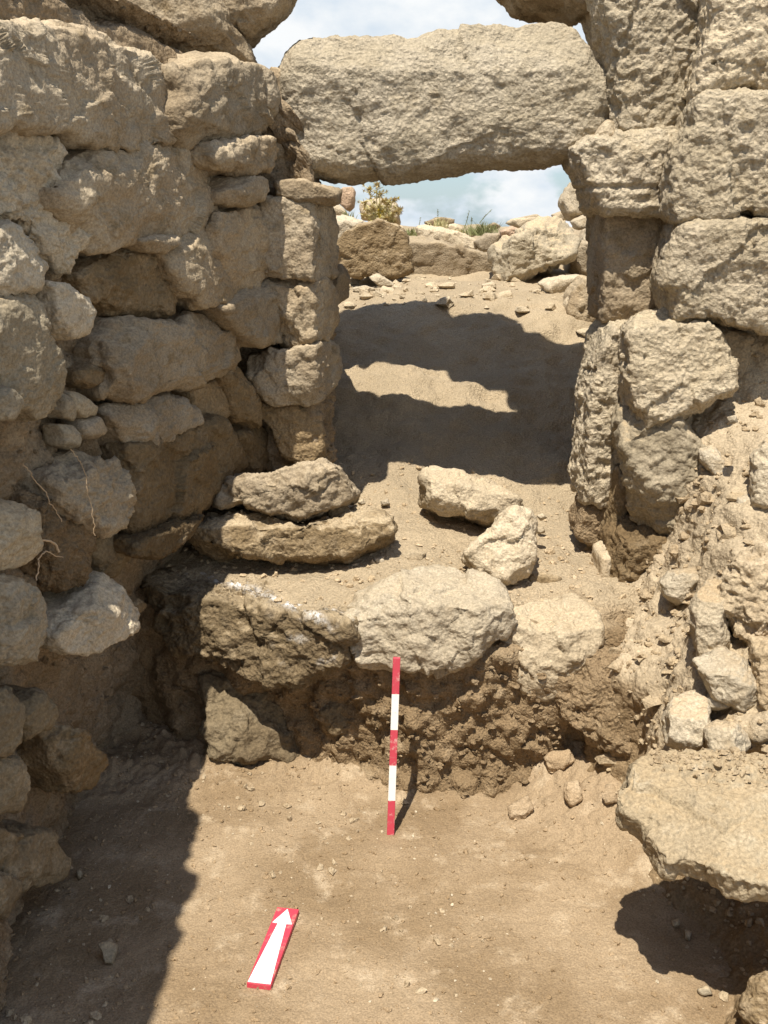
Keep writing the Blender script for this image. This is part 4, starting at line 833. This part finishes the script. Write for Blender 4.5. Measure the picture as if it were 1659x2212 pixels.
tuft((800, 418), 7.1, .05, .06, 50, 'straw', 'short dry tuft beside the pale skyline stone', 6)
tuft((785, 690), 6.05, .04, .03, 22, 'straw', 'wisp of dry grass at the foot of the long squared slab', 7)
for a, lb in ((((830, 412), (845, 370), (862, 306)), 'single bare stalk standing on the skyline'), (((918, 368), (945, 335), (985, 295)), 'leaning bare stalk above the bushy weed tuft'),
              (((692, 385), (694, 340), (693, 298)), 'upright thick stalk behind the dry grass tuft'), (((578, 440), (590, 395), (600, 340)), 'thin pale stalk at the left of the low pale slab'),
              (((875, 380), (876, 355), (874, 335)), 'short stalk between the bare stalk and the leaning one')):
    P = smooth_path([at_y(*px7(*q), 7.0) for q in a], 4); V, Q = tube(P, .003, .0015, 4); mb = MB(); mb.add(V, Q)
    rng = np.random.default_rng(len(lb))
    for k in range(9): spiky(mb, P[rng.integers(3, len(P))], .012, 4, rng)
    tag(mb.build('dry_stalk', M['leaf'], P[0]), lb, 'stalk', 'weeds on the skyline')

# ---------------------------------------------------------------- crumbs of earth and grit lying on the ground
def grit(name, surf, n, rmin, rmax, mat, want, seed):
    V, Nn = SURF[surf]; rng = np.random.default_rng(seed); ok = np.where(want(V, Nn))[0]; ids = rng.choice(ok, n)
    oct_ = np.array([(1, 0, 0), (-1, 0, 0), (0, 1, 0), (0, -1, 0), (0, 0, 1), (0, 0, -1)], float)
    tri = np.array([(0, 2, 4), (2, 1, 4), (1, 3, 4), (3, 0, 4), (2, 0, 5), (1, 2, 5), (3, 1, 5), (0, 3, 5)])
    # one subdivision of an octahedron
    pts = [tuple(p) for p in oct_]; T = []; cache = {}
    def midp(i, j):
        k = (min(i, j), max(i, j))
        if k not in cache: m = (np.array(pts[i])+pts[j])/2; pts.append(tuple(m/np.linalg.norm(m))); cache[k] = len(pts)-1
        return cache[k]
    for a, b, c in tri:
        ab, bc, ca = midp(a, b), midp(b, c), midp(c, a); T += [(a, ab, ca), (ab, b, bc), (ca, bc, c), (ab, bc, ca)]
    B = np.array(pts); T = np.array(T)
    r = rmin*(rmax/rmin)**(rng.random(n)**2.4); sh = rng.uniform(.6, 1.25, (n, 1, 3)); jit = 1+rng.normal(scale=.27, size=(n, len(B), 1))
    A = B[None]*sh*jit*r[:, None, None]; an = rng.random(n)*6.28; c, s = np.cos(an)[:, None], np.sin(an)[:, None]
    A = np.stack([A[..., 0]*c-A[..., 1]*s, A[..., 0]*s+A[..., 1]*c, A[..., 2]*.75], -1)
    A = A+(V[ids]+Nn[ids]*(r*.25)[:, None]+rng.normal(scale=.002, size=(n, 3))*[1, 1, 0])[:, None, :]
    Q = (T[None]+(np.arange(n)*len(B))[:, None, None]).reshape(-1, 3)
    o = mesh_obj(name, A.reshape(-1, 3), Q, mat, smooth=False); tag(o, kind='stuff'); return o
lab = lambda o, l: tag(o, l, 'grit')
_v = np.array([SLAB.matrix_basis @ v.co for v in SLAB.data.vertices]); _n = np.array([v.normal for v in SLAB.data.vertices]); SURF['slab'] = (_v, _n)
lab(grit('slab_crumbs', 'slab', 620, .0014, .0085, M['rough'], lambda V, N: (N[:, 2] > .75) & ((V[:, 0]-.72)*.8 + (V[:, 1]-1.74) + .10*perlin(V*9, 2) > 0), 21), 'crumbs of soil left on top of the overhanging slab')
lab(grit('floor_grit', 'floor', 9000, .0010, .0065, M['floor'], lambda V, N: (np.abs(V[:, 0]) < 1.05) & (V[:, 1] > 1.3), 1), 'loose brown grit and crumbs strewn over the trench floor')
lab(grit('floor_gravel', 'floor', 420, .004, .013, M['rough'], lambda V, N: (np.abs(V[:, 0]) < 1.05) & (V[:, 1] > 1.3) & (perlin(V*[1.7, 1.7, 0], 3) > -.05), 11), 'scattered small stones and clods on the trench floor')
lab(grit('pale_grit', 'floor', 520, .0012, .005, M['pale'], lambda V, N: (np.abs(V[:, 0]) < 1.05) & (V[:, 1] > 1.3), 2), 'sparse whitish stone specks among the floor grit')
lab(grit('threshold_grit', 'plateau', 2600, .0015, .012, M['dry'], lambda V, N: (np.abs(V[:, 0]) < 1.0) & (V[:, 1] < 3.75) & (V[:, 2] > .47), 3), 'dusty crumbs scattered on the threshold ground')
lab(grit('crest_grit', 'plateau', 1500, .005, .045, M['pale'], lambda V, N: (np.abs(V[:, 0]) < 2.6) & (V[:, 1] > 4.9) & (V[:, 1] < 7.6), 4), 'small pale rubble strewn over the sunlit ground beyond the doorway')
lab(grit('bank_grit', 'bank', 2600, .002, .013, M['bank'], lambda V, N: (np.abs(V[:, 0]) < 1.0) & (V[:, 1] < 2.85) & (V[:, 2] < .46), 5), 'earth crumbs clinging to the cut bank')
lab(grit('slope_grit', 'right', 3600, .002, .013, M['rough'], lambda V, N: (V[:, 0] < 1.3) & (V[:, 2] > .02), 6), 'crumbly earth lumps covering the right slope')
lab(grit('slope_rubble', 'right', 520, .007, .032, M['rough'], lambda V, N: (V[:, 0] < 1.3) & (V[:, 2] > .08), 12), 'dusty rubble and clods bedded in the right slope')
lab(grit('wall_grit', 'left', 2600, .002, .012, M['baulk'], lambda V, N: (V[:, 1] > 1.4) & (V[:, 1] < 3.4), 7), 'earth crumbs in the joints of the left wall')
